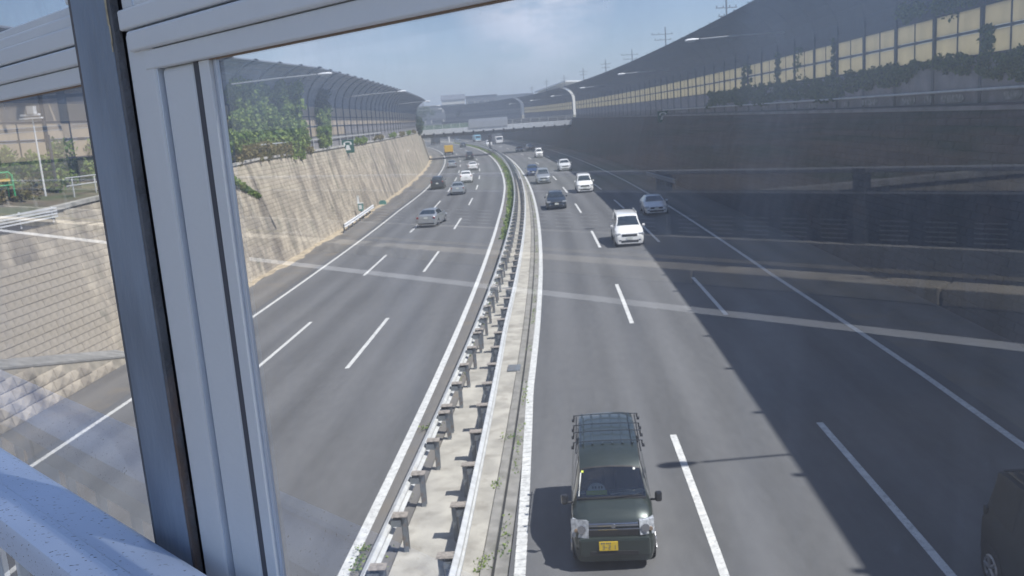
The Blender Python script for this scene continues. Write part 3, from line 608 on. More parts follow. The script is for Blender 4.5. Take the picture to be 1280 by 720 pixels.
# ------------------------------------------------------------------ median guardrails
def wbeam(side):  # cross-section of a W beam, face to +side, relative to rail line
    pts = [(0, .42), (.08, .46), (.085, .53), (.01, .585), (.01, .635), (.085, .69), (.08, .76), (0, .80)]
    f = [(side * a, z) for a, z in pts]; bk = [(side * (a - .018), z) for a, z in pts[::-1]]; return f + bk
def guardrail(name, lab, off, side, s0, s1, post_in, shift):
    root = empty(name, WV(s0, off(s0)), 0, lab, "guardrail"); inv = Matrix.Translation(-root.location); s = s0
    while s < s1:
        e = min(s + 4, s1); o = sweep("beam", m_galv, lambda q: [(off(q) + a, z) for a, z in wbeam(side)], s, e - .0, 2, smooth=False); o.parent = root; o.matrix_local = inv; s = e
    pm = MB(); sg = -side
    # C-shaped post: web and two flanges, plus cap plate
    x0 = sg * .20; pm.box((min(x0, x0 + sg * .10), -.065, 0), (max(x0, x0 + sg * .10), -.055, .80)); pm.box((min(x0, x0 + sg * .01), -.065, 0), (max(x0, x0 + sg * .012), .065, .80)); pm.box((min(x0, x0 + sg * .10), .055, 0), (max(x0, x0 + sg * .10), .065, .80))
    me_p = pm.mesh("post", m_postg)
    bm_ = MB(); bm_.box((min(0, x0), -.10, .60), (max(0, x0), .10, .615)); bm_.box((min(0, x0), -.10, .615), (max(0, x0), -.09, .74)); bm_.box((min(0, x0), .09, .615), (max(0, x0), .10, .74)); me_b = bm_.mesh("bracket", m_postg)
    cm = MB(); xa, xb = sorted((sg * .02, x0 + sg * .12)); cm.box((xa, -.12, .80), (xb, .12, .812)); me_c = cm.mesh("cap", m_rust)
    k = 0; s = s0 + shift
    while s < s1:
        F = inv @ road_frame(s, float(off(s)), rnd.uniform(-.02, .01), rnd.gauss(0, .035)) @ Matrix.Rotation(rnd.gauss(0, .012), 4, 'Y'); p = link("post", me_p, root, F)
        if s < 110:
            link("bracket", me_b, p); link("cap", me_c, p)
        s += (.55 if k % 5 == 3 and side < 0 and s < 60 else 2.0) + rnd.gauss(0, .03); k += 1
    return root
gl = guardrail("median_guardrail", "left steel guardrail of the median facing the outbound lanes", railL, -1, 6, 330, 1, .95)
gr_ = guardrail("median_guardrail", "right steel guardrail of the median facing the oncoming lanes", railR, 1, 6, 330, 1, 1.7)
# small grating plate near the gutter and a dark median pole
b = MB(); b.box((-.28, -.35, 0), (.14, .35, .03)); 
for k in range(6): b.box((-.27 + k * .07, -.33, .03), (-.25 + k * .07, .33, .045))
tag(b.build("drain_grate", m_postg, None, road_frame(27.6, -.66, .06)), "small grey drain grating in the median beside the gutter", "drain cover")
rp_ = empty("marker_pole", WV(232, -1.5), 0, "dark pole with small box standing in the far median", "pole")
b = MB(); b.tube([(0, 0, 0), (0, 0, 3.9)], .22, 8); b.build("pole", m_steel, rp_); b = MB(); b.box((-.35, -.3, 2.6), (.35, .3, 4.1)); b.build("box", m_steel, rp_); b = MB(); b.box((-.5, -.4, 0), (.5, .4, .9)); b.build("base", m_rib, rp_)
b = MB(); b.tube([W(345, -1.4, 0), W(345, -1.4, 3)], .3, 8); tag(b.build("white_post", m_white), "pale white post beneath the far bridge", "post")
def short_rail(name, lab, s0, s1, o0, o1, side, h=.75):
    root = empty(name, WV(s0, o0), 0, lab, "guardrail"); inv = Matrix.Translation(-root.location); f = lambda s: o0 + (o1 - o0) * (s - s0) / (s1 - s0)
    o = sweep("beam", m_white if side > 0 else m_postg, lambda s: [(f(s) + a, z * h / .78) for a, z in wbeam(side)], s0, s1, 1.5); o.parent = root; o.matrix_local = inv
    k = s0 + .4
    while k < s1: b = MB(); b.tube([W(k, f(k) - side * .1, 0), W(k, f(k) - side * .1, h)], .07, 8); b.build("post", m_postg, root, inv, smooth=True); k += 2.2
    return root
short_rail("short_guardrail", "short white guardrail beside the sunlit left wall", 74, 92, -16.55, -16.95, 1)
short_rail("short_guardrail", "short pale guardrail in the shade of the right wall", 85.5, 99, 13.75, 13.0, -1, .95)
# ------------------------------------------------------------------ signs, cabinet
def phone_sign(s, off, z, lab, turn, h=1.15, w=1.0):
    root = empty("sign", WV(s, off, z), TH(s) + turn, lab, "sign")
    b = MB(); b.box((-w / 2, 0, 0), (w / 2, .06, h)); b.build("board", m_green, root)
    b = MB(); b.box((-.04, .06, -.9), (.04, .12, h * .8)); b.build("bracket", m_postg, root)
    # telephone handset and dial base, as a flat mark
    b = MB(); q = []
    for i in range(9):
        a = math.pi * i / 8; q.append((-.30 * math.cos(a) * w, .86 * h * 1 - .10 + .10 * math.sin(a) * h))
    for i in range(8): b.add([(q[i][0], -.012, q[i][1] - .10), (q[i + 1][0], -.012, q[i + 1][1] - .10), (q[i + 1][0], -.012, q[i + 1][1]), (q[i][0], -.012, q[i][1])], [(0, 1, 2, 3)])
    b.box((-.34 * w, -.014, .62 * h), (-.19 * w, -.002, .76 * h)); b.box((.19 * w, -.014, .62 * h), (.34 * w, -.002, .76 * h))
    b.add([(-.12, -.012, .60 * h), (.12, -.012, .60 * h), (.28, -.012, .22 * h), (-.28, -.012, .22 * h)], [(0, 1, 2, 3)])
    b.build("handset_mark", m_mark, root); return root
phone_sign(91.5, -18.85, 6.35, "dark green emergency phone sign on the head of the sunlit left wall", .1, 1.35, 1.25)
phone_sign(106, 16.3, 6.15, "dark green emergency phone sign on the head of the shaded right wall", -.1, 1.3, 1.25)
rt = empty("emergency_phone", WV(85, -17.0), TH(85), "teal emergency phone cabinet with white sign at the foot of the left wall", "phone cabinet")
b = MB(); b.tube([(0, 0, 0), (0, 0, .9)], .06, 8); b.build("stand", m_postg, rt); b = MB(); b.box((-.22, -.18, .85), (.22, .18, 1.55)); b.build("cabinet", m_teal, rt)
b = MB(); b.box((-.27, -.2, 1.55), (.27, .2, 1.6)); b.build("lid", m_mark, rt); b = MB(); b.box((-.15, -.19, 1.0), (.15, -.182, 1.42)); b.build("door", m_mark, rt); b = MB(); b.box((-.3, -.02, 1.6), (-.1, .02, 2.3)); b.build("notice", m_mark, rt)
b = MB(); b.box((-.4, -.15, .0), (.4, .15, .35)); b.box((-.3, -.12, .35), (.3, .12, .5)); tag(b.build("utility_box", m_teal, None, road_frame(100, -17.1)), "small teal box at the wall foot beyond the phone cabinet", "box")
b = MB(); b.add([(-.7, 0, 0), (.9, .0, .15), (.7, .06, .35), (.0, .08, .30), (.15, .04, .65), (-.35, .06, .42), (-.8, .04, .4)], [tuple(range(7))]); b.add([(-.7, .1, 0), (.9, .1, .15), (.7, .16, .35), (.0, .18, .30), (.15, .14, .65), (-.35, .16, .42), (-.8, .14, .4)], [tuple(range(7))[::-1]])
p = W(150, -18.75, 4.3); tag(b.build("torn_sheet", m_mark, None, Matrix.Translation(Vector(p)) @ Matrix.Rotation(TH(150) + 1.2, 4, 'Z')), "ragged white patch high on the far left wall", "sheet")
# ------------------------------------------------------------------ street lamps fixed to the canopies
m_arm = mat("lamp_arm_paint", (.28, .29, .30), .9, var=.08, spec=.1)
def lamp(s, off_tip, off_head, lab, grp, ds):
    root = empty("street_lamp", WV(s + ds, off_tip, 12.2), 0, lab, "street lamp", grp); inv = Matrix.Translation(-root.location)
    b = MB(); b.tube([W(s + ds, off_tip, 12.0), W(s + ds * .5, off_head + (off_tip - off_head) * .5, 12.06), W(s + .05, off_head + (off_tip - off_head) * .1, 12.05)], .05, 8); b.build("arm", m_arm, root, inv, smooth=True)
    d = Vector(W(s, off_head, 12)) - Vector(W(s + ds * .25, off_head + (off_tip - off_head) * .25, 12.05)); L = d.length; d.normalize(); sd_ = d.cross(Vector((0, 0, 1))).normalized(); up = sd_.cross(d)
    c = Vector(W(s, off_head, 12.05)); b = MB(); R = 6
    prof = [(-.5, .04, .04), (-.38, .09, .06), (-.1, .17, .09), (.2, .18, .09), (.38, .11, .06), (.42, .03, .03)]
    for t, w, h in prof:
        for j in range(8): a = 2 * math.pi * j / 8; b.v.append(tuple(c + d * t + sd_ * w * math.cos(a) + up * h * math.sin(a)))
    for i in range(len(prof) - 1):
        for j in range(8): b.f.append((i * 8 + j, i * 8 + (j + 1) % 8, i * 8 + 8 + (j + 1) % 8, i * 8 + 8 + j))
    b.f += [tuple(range(8))[::-1], tuple(len(b.v) - 8 + j for j in range(8))]
    b.build("lamp_head", m_white, root, inv, smooth=True)
    b = MB(); q = c - up * .11; b.add([q + d * .3 + sd_ * .1, q + d * .3 - sd_ * .1, q - d * .25 - sd_ * .14, q - d * .25 + sd_ * .14, q + d * .27 + sd_ * .08 - up * .04, q + d * .27 - sd_ * .08 - up * .04, q - d * .2 - sd_ * .1 - up * .04, q - d * .2 + sd_ * .1 - up * .04], [(4, 5, 6, 7), (0, 1, 5, 4), (1, 2, 6, 5), (2, 3, 7, 6), (3, 0, 4, 7)]); b.build("lens", m_lens, root, inv)
ord_ = ["nearest", "second", "third", "fourth", "fifth", "sixth", "seventh"]
for i, s in enumerate((15.5, 58.4, 102.4, 146.4, 196.7, 240, 284)):
    if i == 0: lab = "street lamp above the right lanes whose shadow falls beside the dark green van"
    else: lab = ord_[i - 1] + " visible street lamp reaching out from the right canopy, counted from the camera"
    lamp(s, 16.6, 10.5 if i < 2 else 11.1, lab, "street lamps along the right canopy", .4)
for i, s in enumerate((56.2, 92, 138, 182, 226)):
    lamp(s, -19.0, -12.8 if i < 2 else -13.8, ord_[i] + " street lamp reaching out from the left canopy, counted from the camera", "street lamps along the left canopy", .5)
# utility poles beyond the right barrier (azimuth, elevation of the visible tips)
for i, (az, el, D) in enumerate(((9.14, 6.3, 82), (5.42, 4.9, 118), (3.31, 3.75, 150), (1.63, 3.25, 178), (.2, 2.85, 210), (-1.04, 2.5, 245), (-2.17, 2.35, 280), (-3.12, 2.0, 310))):
    a = math.radians(az); zt = CAMZ + D * math.tan(math.radians(el)); x, y = D * math.sin(a), D * math.cos(a)
    rt = empty("utility_pole", (x, y, 7), .3, ["utility pole nearest the camera above the right canopy", "utility pole with one long crossarm, second from the right above the canopy", "utility pole third from the right above the canopy edge", "utility pole fourth from the right above the canopy edge", "utility pole just left of the white roof above the canopy", "utility pole above the gap between the right barriers", "thin utility pole above the farther right barrier", "most distant thin utility pole above the far barrier"][i], "utility pole", "utility poles beyond the right barrier")
    b = MB(); b.tube([(0, 0, -1), (0, 0, zt - 7)], .16, 8, .07); b.build("pole", m_postg, rt)
    for dz, w in ((-.9, 1.0), (-1.6, .8)):
        b = MB(); x0 = -w * (1.9 if i in (1, 2) else 1); b.box((x0, -.035, zt - 7 + dz), (w, .035, zt - 7 + dz + .07))
        for q in np.linspace(x0 + .1, w - .1, 4): b.box((q - .03, -.03, zt - 7 + dz + .07), (q + .03, .03, zt - 7 + dz + .24))
        b.build("crossarm", m_postg, rt)
# ------------------------------------------------------------------ far bridge across the cutting
PL = Vector(W(214, -24, 0)); PR = Vector(W(204, 20, 0)); PL.z = 0; PR.z = 0
ang = math.atan2(PR.y - PL.y, PR.x - PL.x); L = (PR - PL).length; rt = empty("bridge", (PL.x, PL.y, 0), ang, "distant light concrete road bridge spanning the expressway cutting", "bridge")
m_bpar = mat('bridge_parapet_paint', (.66, .68, .70), .7, var=.1)
def zd(x): return 5.7
def seg(b, x0, x1, y0, y1, z0, z1):
    b.add([(x0, y0, zd(x0) + z0), (x1, y0, zd(x1) + z0), (x1, y1, zd(x1) + z0), (x0, y1, zd(x0) + z0), (x0, y0, zd(x0) + z1), (x1, y0, zd(x1) + z1), (x1, y1, zd(x1) + z1), (x0, y1, zd(x0) + z1)], [(0, 3, 2, 1), (4, 5, 6, 7), (0, 1, 5, 4), (1, 2, 6, 5), (2, 3, 7, 6), (3, 0, 4, 7)])
b = MB(); seg(b, -3, L + 3, 0.6, 7.4, -.75, .02); b.build("girder", mat("girder_paint", (.10, .115, .13), .7), rt)
b = MB(); seg(b, -3, L + 3, 0, 8, .03, .45); b.build("deck", m_cope, rt)
b = MB(); seg(b, -3, L + 3, -.12, .18, .03, 1.15); b.build("parapet", m_bpar, rt)
b = MB(); seg(b, -3, L + 3, 7.8, 8.1, .03, 1.15); b.build("parapet", m_bpar, rt)
for k in range(19): x = 1.2 + k * 2.4; b = MB(); seg(b, x - .2, x + .2, -.3, .62, -.35, .28); b.build("bracket", m_steel, rt)
for dz in (1.45, 1.8, 2.15): b = MB(); seg(b, -3, L + 3, -.03, .05, dz, dz + .08); b.build("rail", m_galv, rt)
for k in range(24): x = -2 + k * 2.1; b = MB(); seg(b, x - .05, x + .05, -.04, .06, 1.15, 2.2); b.build("rail_post", m_galv, rt)
m_screen = mat("pale_screen", (.42, .44, .47), .6, var=.06)
for k in range(6): b = MB(); x = 17.0 + k * 1.55; seg(b, x, x + 1.5, -.22, -.14, .9, 2.9); b.build("screen_panel", m_screen, rt)
b = MB(); seg(b, -3, 17, 8.2, 8.35, 1.1, 2.2); b.build("green_fence", mat("fence_green", (.10, .17, .12), .7), rt)
# buildings and trees beyond
def house(x, y, w, d, h, lab, mw_, roof='flat', zb=7.0, rz=0.0, wins=(3, 2)):
    rt = empty("building", (x, y, zb), rz, lab, "building"); b = MB(); b.box((-w / 2, -d / 2, -1), (w / 2, d / 2, h)); b.build("wall", mw_, rt)
    b = MB()
    if roof == 'flat': b.box((-w / 2 - .2, -d / 2 - .2, h), (w / 2 + .2, d / 2 + .2, h + .35))
    else: b.add([(-w / 2 - .4, -d / 2 - .4, h), (w / 2 + .4, -d / 2 - .4, h), (w / 2 + .4, d / 2 + .4, h), (-w / 2 - .4, d / 2 + .4, h), (-w / 2 - .4, 0, h + w * .22), (w / 2 + .4, 0, h + w * .22)], [(0, 1, 5, 4), (3, 4, 5, 2), (0, 4, 3), (1, 2, 5), (0, 3, 2, 1)])
    b.build("roof", m_roof if roof != 'white' else m_white, rt)
    for i in range(wins[0]):
        for j in range(wins[1]):
            x0 = -w / 2 + w * (i + .5) / wins[0]; z0 = h * (j + .35) / wins[1]; b = MB(); b.box((x0 - w * .12 , -d / 2 - .05, z0), (x0 + w * .12, -d / 2 + .02, z0 + h * .3 / wins[1])); f = b.build("window", m_cope, rt)
            b = MB(); b.box((x0 - w * .10, -d / 2 - .07, z0 + .05), (x0 + w * .10, -d / 2 - .051, z0 + h * .3 / wins[1] - .05)); b.build("pane", m_glass, f)
    return rt
for az, D, w, h, lab, mm, rf in ((-9.3, 430, 26, 9.5, "long low grey building above the far bridge on the left", m_roof, 'flat'), (-6.4, 440, 15, 13, "dark flat block above the middle of the far bridge", m_roof, 'flat'), (-8.2, 470, 12, 13, "grey pitched roof house above the far bridge", m_plaster, 'gable'),
                          (-11.2, 480, 18, 9, "pale low building at the left end of the far bridge", m_plaster, 'gable'), (-4.4, 520, 24, 14.5, "wide dark slab building above the far barrier", m_roof, 'flat')):
    a = math.radians(az); house(D * math.sin(a), D * math.cos(a), w, 12, h, lab, mm, rf, rz=-a)
a = math.radians(-1.4); D = 300
wr_ = empty("white_roof_hall", (D * math.sin(a), D * math.cos(a), 7), -.5, "bright white sloping roof peeping over the dark right canopy", "building")
b = MB(); b.box((-5, -5, -1), (5, 5, 8.9)); b.build("wall", m_plaster, wr_); b = MB(); b.add([(-6, -6, 9.0), (6, -6, 11.6), (6, 6, 11.6), (-6, 6, 9.0), (-6, -6, 9.4), (6, -6, 12.0), (6, 6, 12.0), (-6, 6, 9.4)], [(0, 3, 2, 1), (4, 5, 6, 7), (0, 1, 5, 4), (1, 2, 6, 5), (2, 3, 7, 6), (3, 0, 4, 7)]); b.build("roof", m_white, wr_)
for i, (az, D, h, r) in enumerate(((-12.6, 300, 7.5, 5), (-10.4, 390, 9, 6), (-7.4, 400, 7.5, 5), (-5.6, 420, 9, 6))):
    a = math.radians(az); tree(D * math.sin(a), D * math.cos(a), 7, h, r, ["distant tree left of the far bridge", "distant tree behind the left end of the far bridge", "distant low tree above the middle of the far bridge", "distant tree between the far blocks and the barrier"][i], n=1500)
# things at street level seen through the left window
p = W(38.3, -21.8, 0); rt = empty("lamp_post", (p[0], p[1], 6.3), 0, "thin pale lamp post with flat double head seen through the left window", "lamp post")
b = MB(); b.tube([(0, 0, -.4), (0, 0, 3.2)], .05, 8, .035); b.build("pole", m_white, rt, smooth=True)
b = MB(); b.box((-.55, -.1, 3.2), (.45, .1, 3.26)); b.box((-.5, -.08, 3.34), (.35, .08, 3.42)); b.build("head", m_white, rt); b = MB(); b.box((-.12, -.12, 3.42), (.18, .12, 3.75)); b.build("sensor_box", m_galv, rt)
rt = empty("slatted_rail", WV(32, -19.3, 5.9), 0, "white railing of four horizontal slats on the near left wall head", "railing"); inv = Matrix.Translation(-rt.location)
for k in range(4): b = MB(); z = 5.98 + k * .115; b.add([W(24, -19.0, z), W(34.0, -19.0, z), W(34.0, -18.93, z), W(24, -18.93, z), W(24, -19.0, z + .06), W(34.0, -19.0, z + .06), W(34.0, -18.93, z + .06), W(24, -18.93, z + .06)], [(0, 3, 2, 1), (4, 5, 6, 7), (0, 1, 5, 4), (1, 2, 6, 5), (2, 3, 7, 6), (3, 0, 4, 7)]); b.build("slat", m_white, rt, inv)
for k in range(5): b = MB(); b.tube([W(25 + 2.2 * k, -19.04, 5.8), W(25 + 2.2 * k, -19.04, 6.42)], .035, 6); b.build("post", m_white, rt, inv)
p = W(34.8, -21.6, 0); rt = empty("trestle", (p[0], p[1], 6.35), .75, "green tubular work trestle standing on the berm in the left window", "trestle")
b = MB(); b.tube([(-.48, 0, 0), (-.48, 0, .85), (-.38, 0, .98), (.38, 0, .98), (.48, 0, .85), (.48, 0, 0)], .035, 8); b.build("hoop", m_trestle, rt, smooth=True)
b = MB(); b.tube([(-.48, 0, .45), (.48, 0, .45)], .03, 8); b.build("crossbar", m_trestle, rt); b = MB(); b.box((-.4, -.03, .62), (.4, .03, .72)); b.build("board", m_yellow, rt)
b = MB(); b.tube([(-.3, .25, 0), (-.3, 0, .9)], .025, 6); b.tube([(.3, .25, 0), (.3, 0, .9)], .025, 6); b.build("stay", m_trestle, rt)
p = W(33.0, -21.4, 0); rt = empty("barricade", (p[0], p[1], 6.3), .7, "orange barricade at the left edge of the picture", "barricade")
b = MB(); b.box((-.45, -.15, 0), (.45, .15, .16)); b.build("foot", m_black, rt)
b = MB(); b.box((-.4, -.06, .16), (.4, .06, .95)); b.build("panel", m_orange, rt); b = MB(); b.box((-.38, -.065, .45), (.38, .065, .6)); b.build("stripe", m_mark, rt)
rt = empty("berm_railing", WV(44, -20.4, 6.3), 0, "low pale railing on the berm beside the steel column in the left window", "railing"); inv = Matrix.Translation(-rt.location)
for z in (7.05, 7.4): b = MB(); b.tube([W(s, -20.6, z) for s in np.arange(38, 50, 2)], .035, 6); b.build("rail", m_galv, rt, inv)
for k in range(6): b = MB(); b.tube([W(38.5 + 2 * k, -20.6, 6.2), W(38.5 + 2 * k, -20.6, 7.42)], .035, 6); b.build("post", m_galv, rt, inv)
b = MB(); b.tube([W(39.5, -21.9, 6.3), W(39.5, -21.9, 9.4)], .07, 8); tag(b.build("dark_post", m_rib, smooth=True), "grey post right of the pale lamp post in the left window", "post")
p = W(31, -27, 7); house(p[0], p[1] + 2, 5, 3, 1.8, "small white building behind the bushes at the left edge", m_plaster, rz=.9, zb=7.0)

# ------------------------------------------------------------------ vehicles
def mirror_x(vs): return [(-x, y, z) for x, y, z in vs]
class Car:
    """body lofted from stations (y from the front, z of top, z of belt, width factor)"""
    def __init__(s, W_, st, tum=.22, floor=.2):
        s.W = W_; s.st = st; s.tum = tum; s.fl = floor; s.L = st[-1][0]
    def cs(s, y):
        Y = [a[0] for a in s.st]; zt = np.interp(y, Y, [a[1] for a in s.st]); zb = np.interp(y, Y, [a[2] for a in s.st]); kw = np.interp(y, Y, [a[3] for a in s.st])
        hw = s.W / 2 * kw; g = zt - zb
        if g < .10:
            e = min(1, max(0, (zt - .3) / .5)); return [(0, zt), (hw * .55, zt - .008), (hw * .84, zt - .03), (hw * .96, zt - .09 * e - .01), (hw * .995, zt - .2 * e - .02), (hw, .46), (hw * .975, .30), (hw * .93, s.fl)]
        tm = s.tum * min(1, g / .5); wr = hw * .975 - tm
        return [(0, zt), (wr * .62, zt - .012), (wr * .93, zt - .05 * min(1, g / .3)), (hw * .975 - .03, zb), (hw * .995, zb - .10), (hw, .5), (hw * .98, .30), (hw * .93, s.fl)]
    def body(s, m, root, extra=(), skip=None, arches=()):
        Y = sorted(set([a[0] for a in s.st] + list(extra))); b = MB(); n = 15
        for y in Y:
            c = s.cs(y); row = [(-x, y, z) for x, z in c[::-1]] + [(x, y, z) for x, z in c[1:]]; b.v += row
        for i in range(len(Y) - 1):
            for j in range(n - 1):
                if skip and skip(Y[i], Y[i + 1], j): continue
                b.f.append((i * n + j, i * n + j + 1, (i + 1) * n + j + 1, (i + 1) * n + j))
            b.f.append((i * n + n - 1, i * n, (i + 1) * n, (i + 1) * n + n - 1))
        b.f.append(tuple(range(n))[::-1]); e = (len(Y) - 1) * n; b.f.append(tuple(range(e, e + n)))
        return b.build("body", m, root, smooth=True)
    def sidept(s, y, u, sx, out=.008):
        c = s.cs(y); a, d = c[2], c[3]; x = a[0] + (d[0] - a[0]) * u; z = a[1] + (d[1] - a[1]) * u; return (sx * (x + out), y, z)
    def side_win(s, y0, y1, u0, u1, root, m=None, slant=0.0):
        for sx in (-1, 1):
            b = MB(); n = 4
            for i in range(n + 1):
                for u in (u0, u1): b.v.append(s.sidept(y0 + (y1 - y0) * i / n + (slant * (1 - u) if i == 0 else 0), u, sx))
            b.f = [((2 * i, 2 * i + 2, 2 * i + 3, 2 * i + 1) if sx > 0 else (2 * i, 2 * i + 1, 2 * i + 3, 2 * i + 2)) for i in range(n)]
            b.build("side_window", m or m_glass, root)
    def screen(s, y0, y1, root, name="windshield", m=None, k=.90, off=(0, -.010, .010), k1=None, mg=.10):
        b = MB(); R, C = 5, 8
        for i in range(R + 1):
            t = mg + (1 - 2 * mg) * i / R; y = y0 + (y1 - y0) * t; c = s.cs(y); kk = k if k1 is None else k + (k1 - k) * t
            for j in range(C + 1):
                q = (j / C * 2 - 1) * kk; xr = c[2][0]; x = abs(q) * xr; z = np.interp(x, [0, c[1][0], c[2][0]], [c[0][1], c[1][1], c[2][1]]); b.v.append((math.copysign(x, q) + off[0], y + off[1], z + off[2]))
        for i in range(R):
            for j in range(C): a = i * (C + 1) + j; b.f.append((a, a + 1, a + C + 2, a + C + 1))
        return b.build(name, m or m_glass, root, smooth=True)
def wheels(c, root, ys, r=.32, w=.2, spoke=5):
    mt = MB(); mt.tube([(-w / 2, 0, 0), (-w / 2 + .03, 0, 0)], r * .94, 20, r); mt.tube([(-w / 2 + .03, 0, 0), (w / 2 - .03, 0, 0)], r, 20); mt.tube([(w / 2 - .03, 0, 0), (w / 2, 0, 0)], r, 20, r * .94); me_t = mt.mesh("tyre", m_tyre, True)
    mr = MB()
    for sx in (-1, 1):
        mr.tube([(sx * (w / 2 + .002), 0, 0), (sx * (w / 2 + .012), 0, 0)], r * .22, 10)
        for k in range(spoke):
            a = 2 * math.pi * k / spoke; mr.tube([(sx * (w / 2 + .004), 0, 0), (sx * (w / 2 + .006), math.cos(a) * r * .62, math.sin(a) * r * .62)], .035, 5)
        ring = [(sx * (w / 2 + .002), math.cos(2 * math.pi * k / 16) * r * .64, math.sin(2 * math.pi * k / 16) * r * .64) for k in range(17)]; mr.tube(ring, .025, 5)
    me_r = mr.mesh("rim", m_rim)
    ar = MB(); n = 18
    for k in range(n): a = 2 * math.pi * k / n; ar.v += [(0, math.cos(a) * r * 1.17, math.sin(a) * r * 1.17), (.012, math.cos(a) * r * 1.17, math.sin(a) * r * 1.17)]
    ar.f = [tuple(2 * k for k in range(n)), tuple(2 * k + 1 for k in range(n))[::-1]] + [(2 * k, 2 * k + 1, (2 * k + 3) % (2 * n), (2 * k + 2) % (2 * n)) for k in range(n)]; me_a = ar.mesh("wheel_arch", m_black)
    for y in ys:
        for sx in (-1, 1):
            x = sx * (c.W / 2 - w / 2 + .006); g = bpy.data.objects.new("wheel", None); col.objects.link(g); g.parent = root; g.location = (x, y, r); g.empty_display_size = .1
            link("tyre", me_t, g); link("rim", me_r, g); a = link("wheel_arch", me_a, root); a.location = (sx * (c.W / 2 - .004) - (.012 if sx < 0 else 0), y, r + .02)
def pbox(root, name, m, a, b_, bev=0.012, T=None):
    q = MB(); q.box(a, b_, T); o = q.build(name, m, root)
    if bev: md = o.modifiers.new('bevel', 'BEVEL'); md.width = bev; md.segments = 2
    return o
SPECS = {
 'sedan': dict(W=1.72, tum=.26, st=[(0, .58, .58, .80), (.06, .68, .66, .88), (.35, .78, .76, .97), (.9, .87, .85, 1), (1.22, .95, .92, 1), (1.5, 1.12, .94, 1), (1.95, 1.37, .95, 1), (2.3, 1.43, .96, 1), (2.9, 1.44, .97, 1), (3.3, 1.38, .98, 1), (3.75, 1.16, .99, 1), (4.02, 1.05, .99, .99), (4.4, 1.03, 1.0, .95), (4.52, .96, .93, .90), (4.58, .6, .6, .86)], ws=(1.22, 1.95), rw=(3.3, 4.02), sw=[(1.75, 2.5), (2.58, 3.4)], wh=(.85, 3.6), hl=.62, tl=.82),
 'hatch': dict(W=1.72, tum=.24, st=[(0, .62, .62, .80), (.06, .74, .72, .88), (.35, .88, .86, .97), (.8, .97, .95, 1), (1.02, 1.02, .99, 1), (1.3, 1.22, 1.0, 1), (1.7, 1.43, 1.0, 1), (2.1, 1.50, 1.0, 1), (3.0, 1.50, 1.01, 1), (3.5, 1.44, 1.02, 1), (3.95, 1.12, 1.03, .97), (4.05, .98, .96, .93), (4.10, .6, .6, .88)], ws=(1.02, 1.7), rw=(3.5, 3.95), sw=[(1.55, 2.25), (2.33, 3.2)], wh=(.78, 3.35), hl=.68, tl=.88),
 'coupe': dict(W=1.79, tum=.30, st=[(0, .55, .55, .74), (.06, .66, .64, .86), (.4, .76, .74, .97), (.95, .84, .82, 1), (1.30, .92, .89, 1), (1.6, 1.10, .91, 1), (2.1, 1.34, .92, 1), (2.45, 1.40, .93, 1), (3.0, 1.38, .94, 1), (3.6, 1.26, .96, 1), (4.1, 1.06, .97, .98), (4.35, .98, .95, .94), (4.42, .6, .6, .88)], ws=(1.30, 2.1), rw=(3.3, 4.1), sw=[(1.9, 2.65), (2.72, 3.5)], wh=(.85, 3.5), hl=.62, tl=.84),
 'minivan': dict(W=1.73, tum=.17, st=[(0, .62, .62, .86), (.05, .82, .80, .92), (.25, .98, .96, .98), (.6, 1.08, 1.05, 1), (.82, 1.14, 1.08, 1), (1.15, 1.42, 1.08, 1), (1.6, 1.74, 1.08, 1), (1.9, 1.81, 1.08, 1), (3.0, 1.84, 1.08, 1), (4.3, 1.80, 1.08, .99), (4.55, 1.68, 1.08, .98), (4.68, 1.1, 1.05, .96), (4.70, .6, .6, .93)], ws=(.82, 1.6), rw=(4.5, 4.68), sw=[(1.35, 2.2), (2.3, 3.2), (3.3, 4.2)], wh=(.85, 3.7), hl=.76, tl=1.05),
 'suv': dict(W=1.8, tum=.22, st=[(0, .7, .7, .84), (.06, .88, .86, .92), (.3, .98, .96, .98), (.95, 1.04, 1.02, 1), (1.2, 1.10, 1.06, 1), (1.5, 1.33, 1.07, 1), (1.9, 1.58, 1.07, 1), (2.3, 1.66, 1.07, 1), (3.4, 1.64, 1.08, 1), (3.9, 1.56, 1.08, .99), (4.25, 1.25, 1.08, .97), (4.35, 1.05, 1.03, .94), (4.4, .7, .7, .9)], ws=(1.2, 1.9), rw=(3.9, 4.25), sw=[(1.75, 2.5), (2.6, 3.5)], wh=(.85, 3.5), hl=.78, tl=1.0),
 'kei': dict(W=1.475, tum=.13, st=[(0, .50, .50, .84), (.04, .86, .84, .92), (.14, 1.00, .97, .98), (.34, 1.09, 1.05, 1), (.50, 1.16, 1.08, 1), (.62, 1.36, 1.08, 1), (.80, 1.64, 1.08, 1), (.95, 1.76, 1.08, 1), (1.2, 1.84, 1.08, 1), (1.5, 1.87, 1.08, 1), (2.9, 1.87, 1.08, 1), (3.25, 1.83, 1.08, .985), (3.36, 1.5, 1.08, .975), (3.39, 1.0, .98, .97), (3.395, .6, .6, .95)], ws=(.48, .86), rw=(3.25, 3.37), sw=[(.95, 1.45), (1.55, 2.35), (2.45, 3.15)], wh=(.62, 2.95), hl=.80, tl=1.1),
}
def face_y(c, x, z):
    """y of the nose surface near (x,z)"""
    for y in np.arange(0, .7, .01):
        q = c.cs(y)
        if q[0][1] >= z + .0 and q[5][0] >= abs(x): return float(y)
    return .1
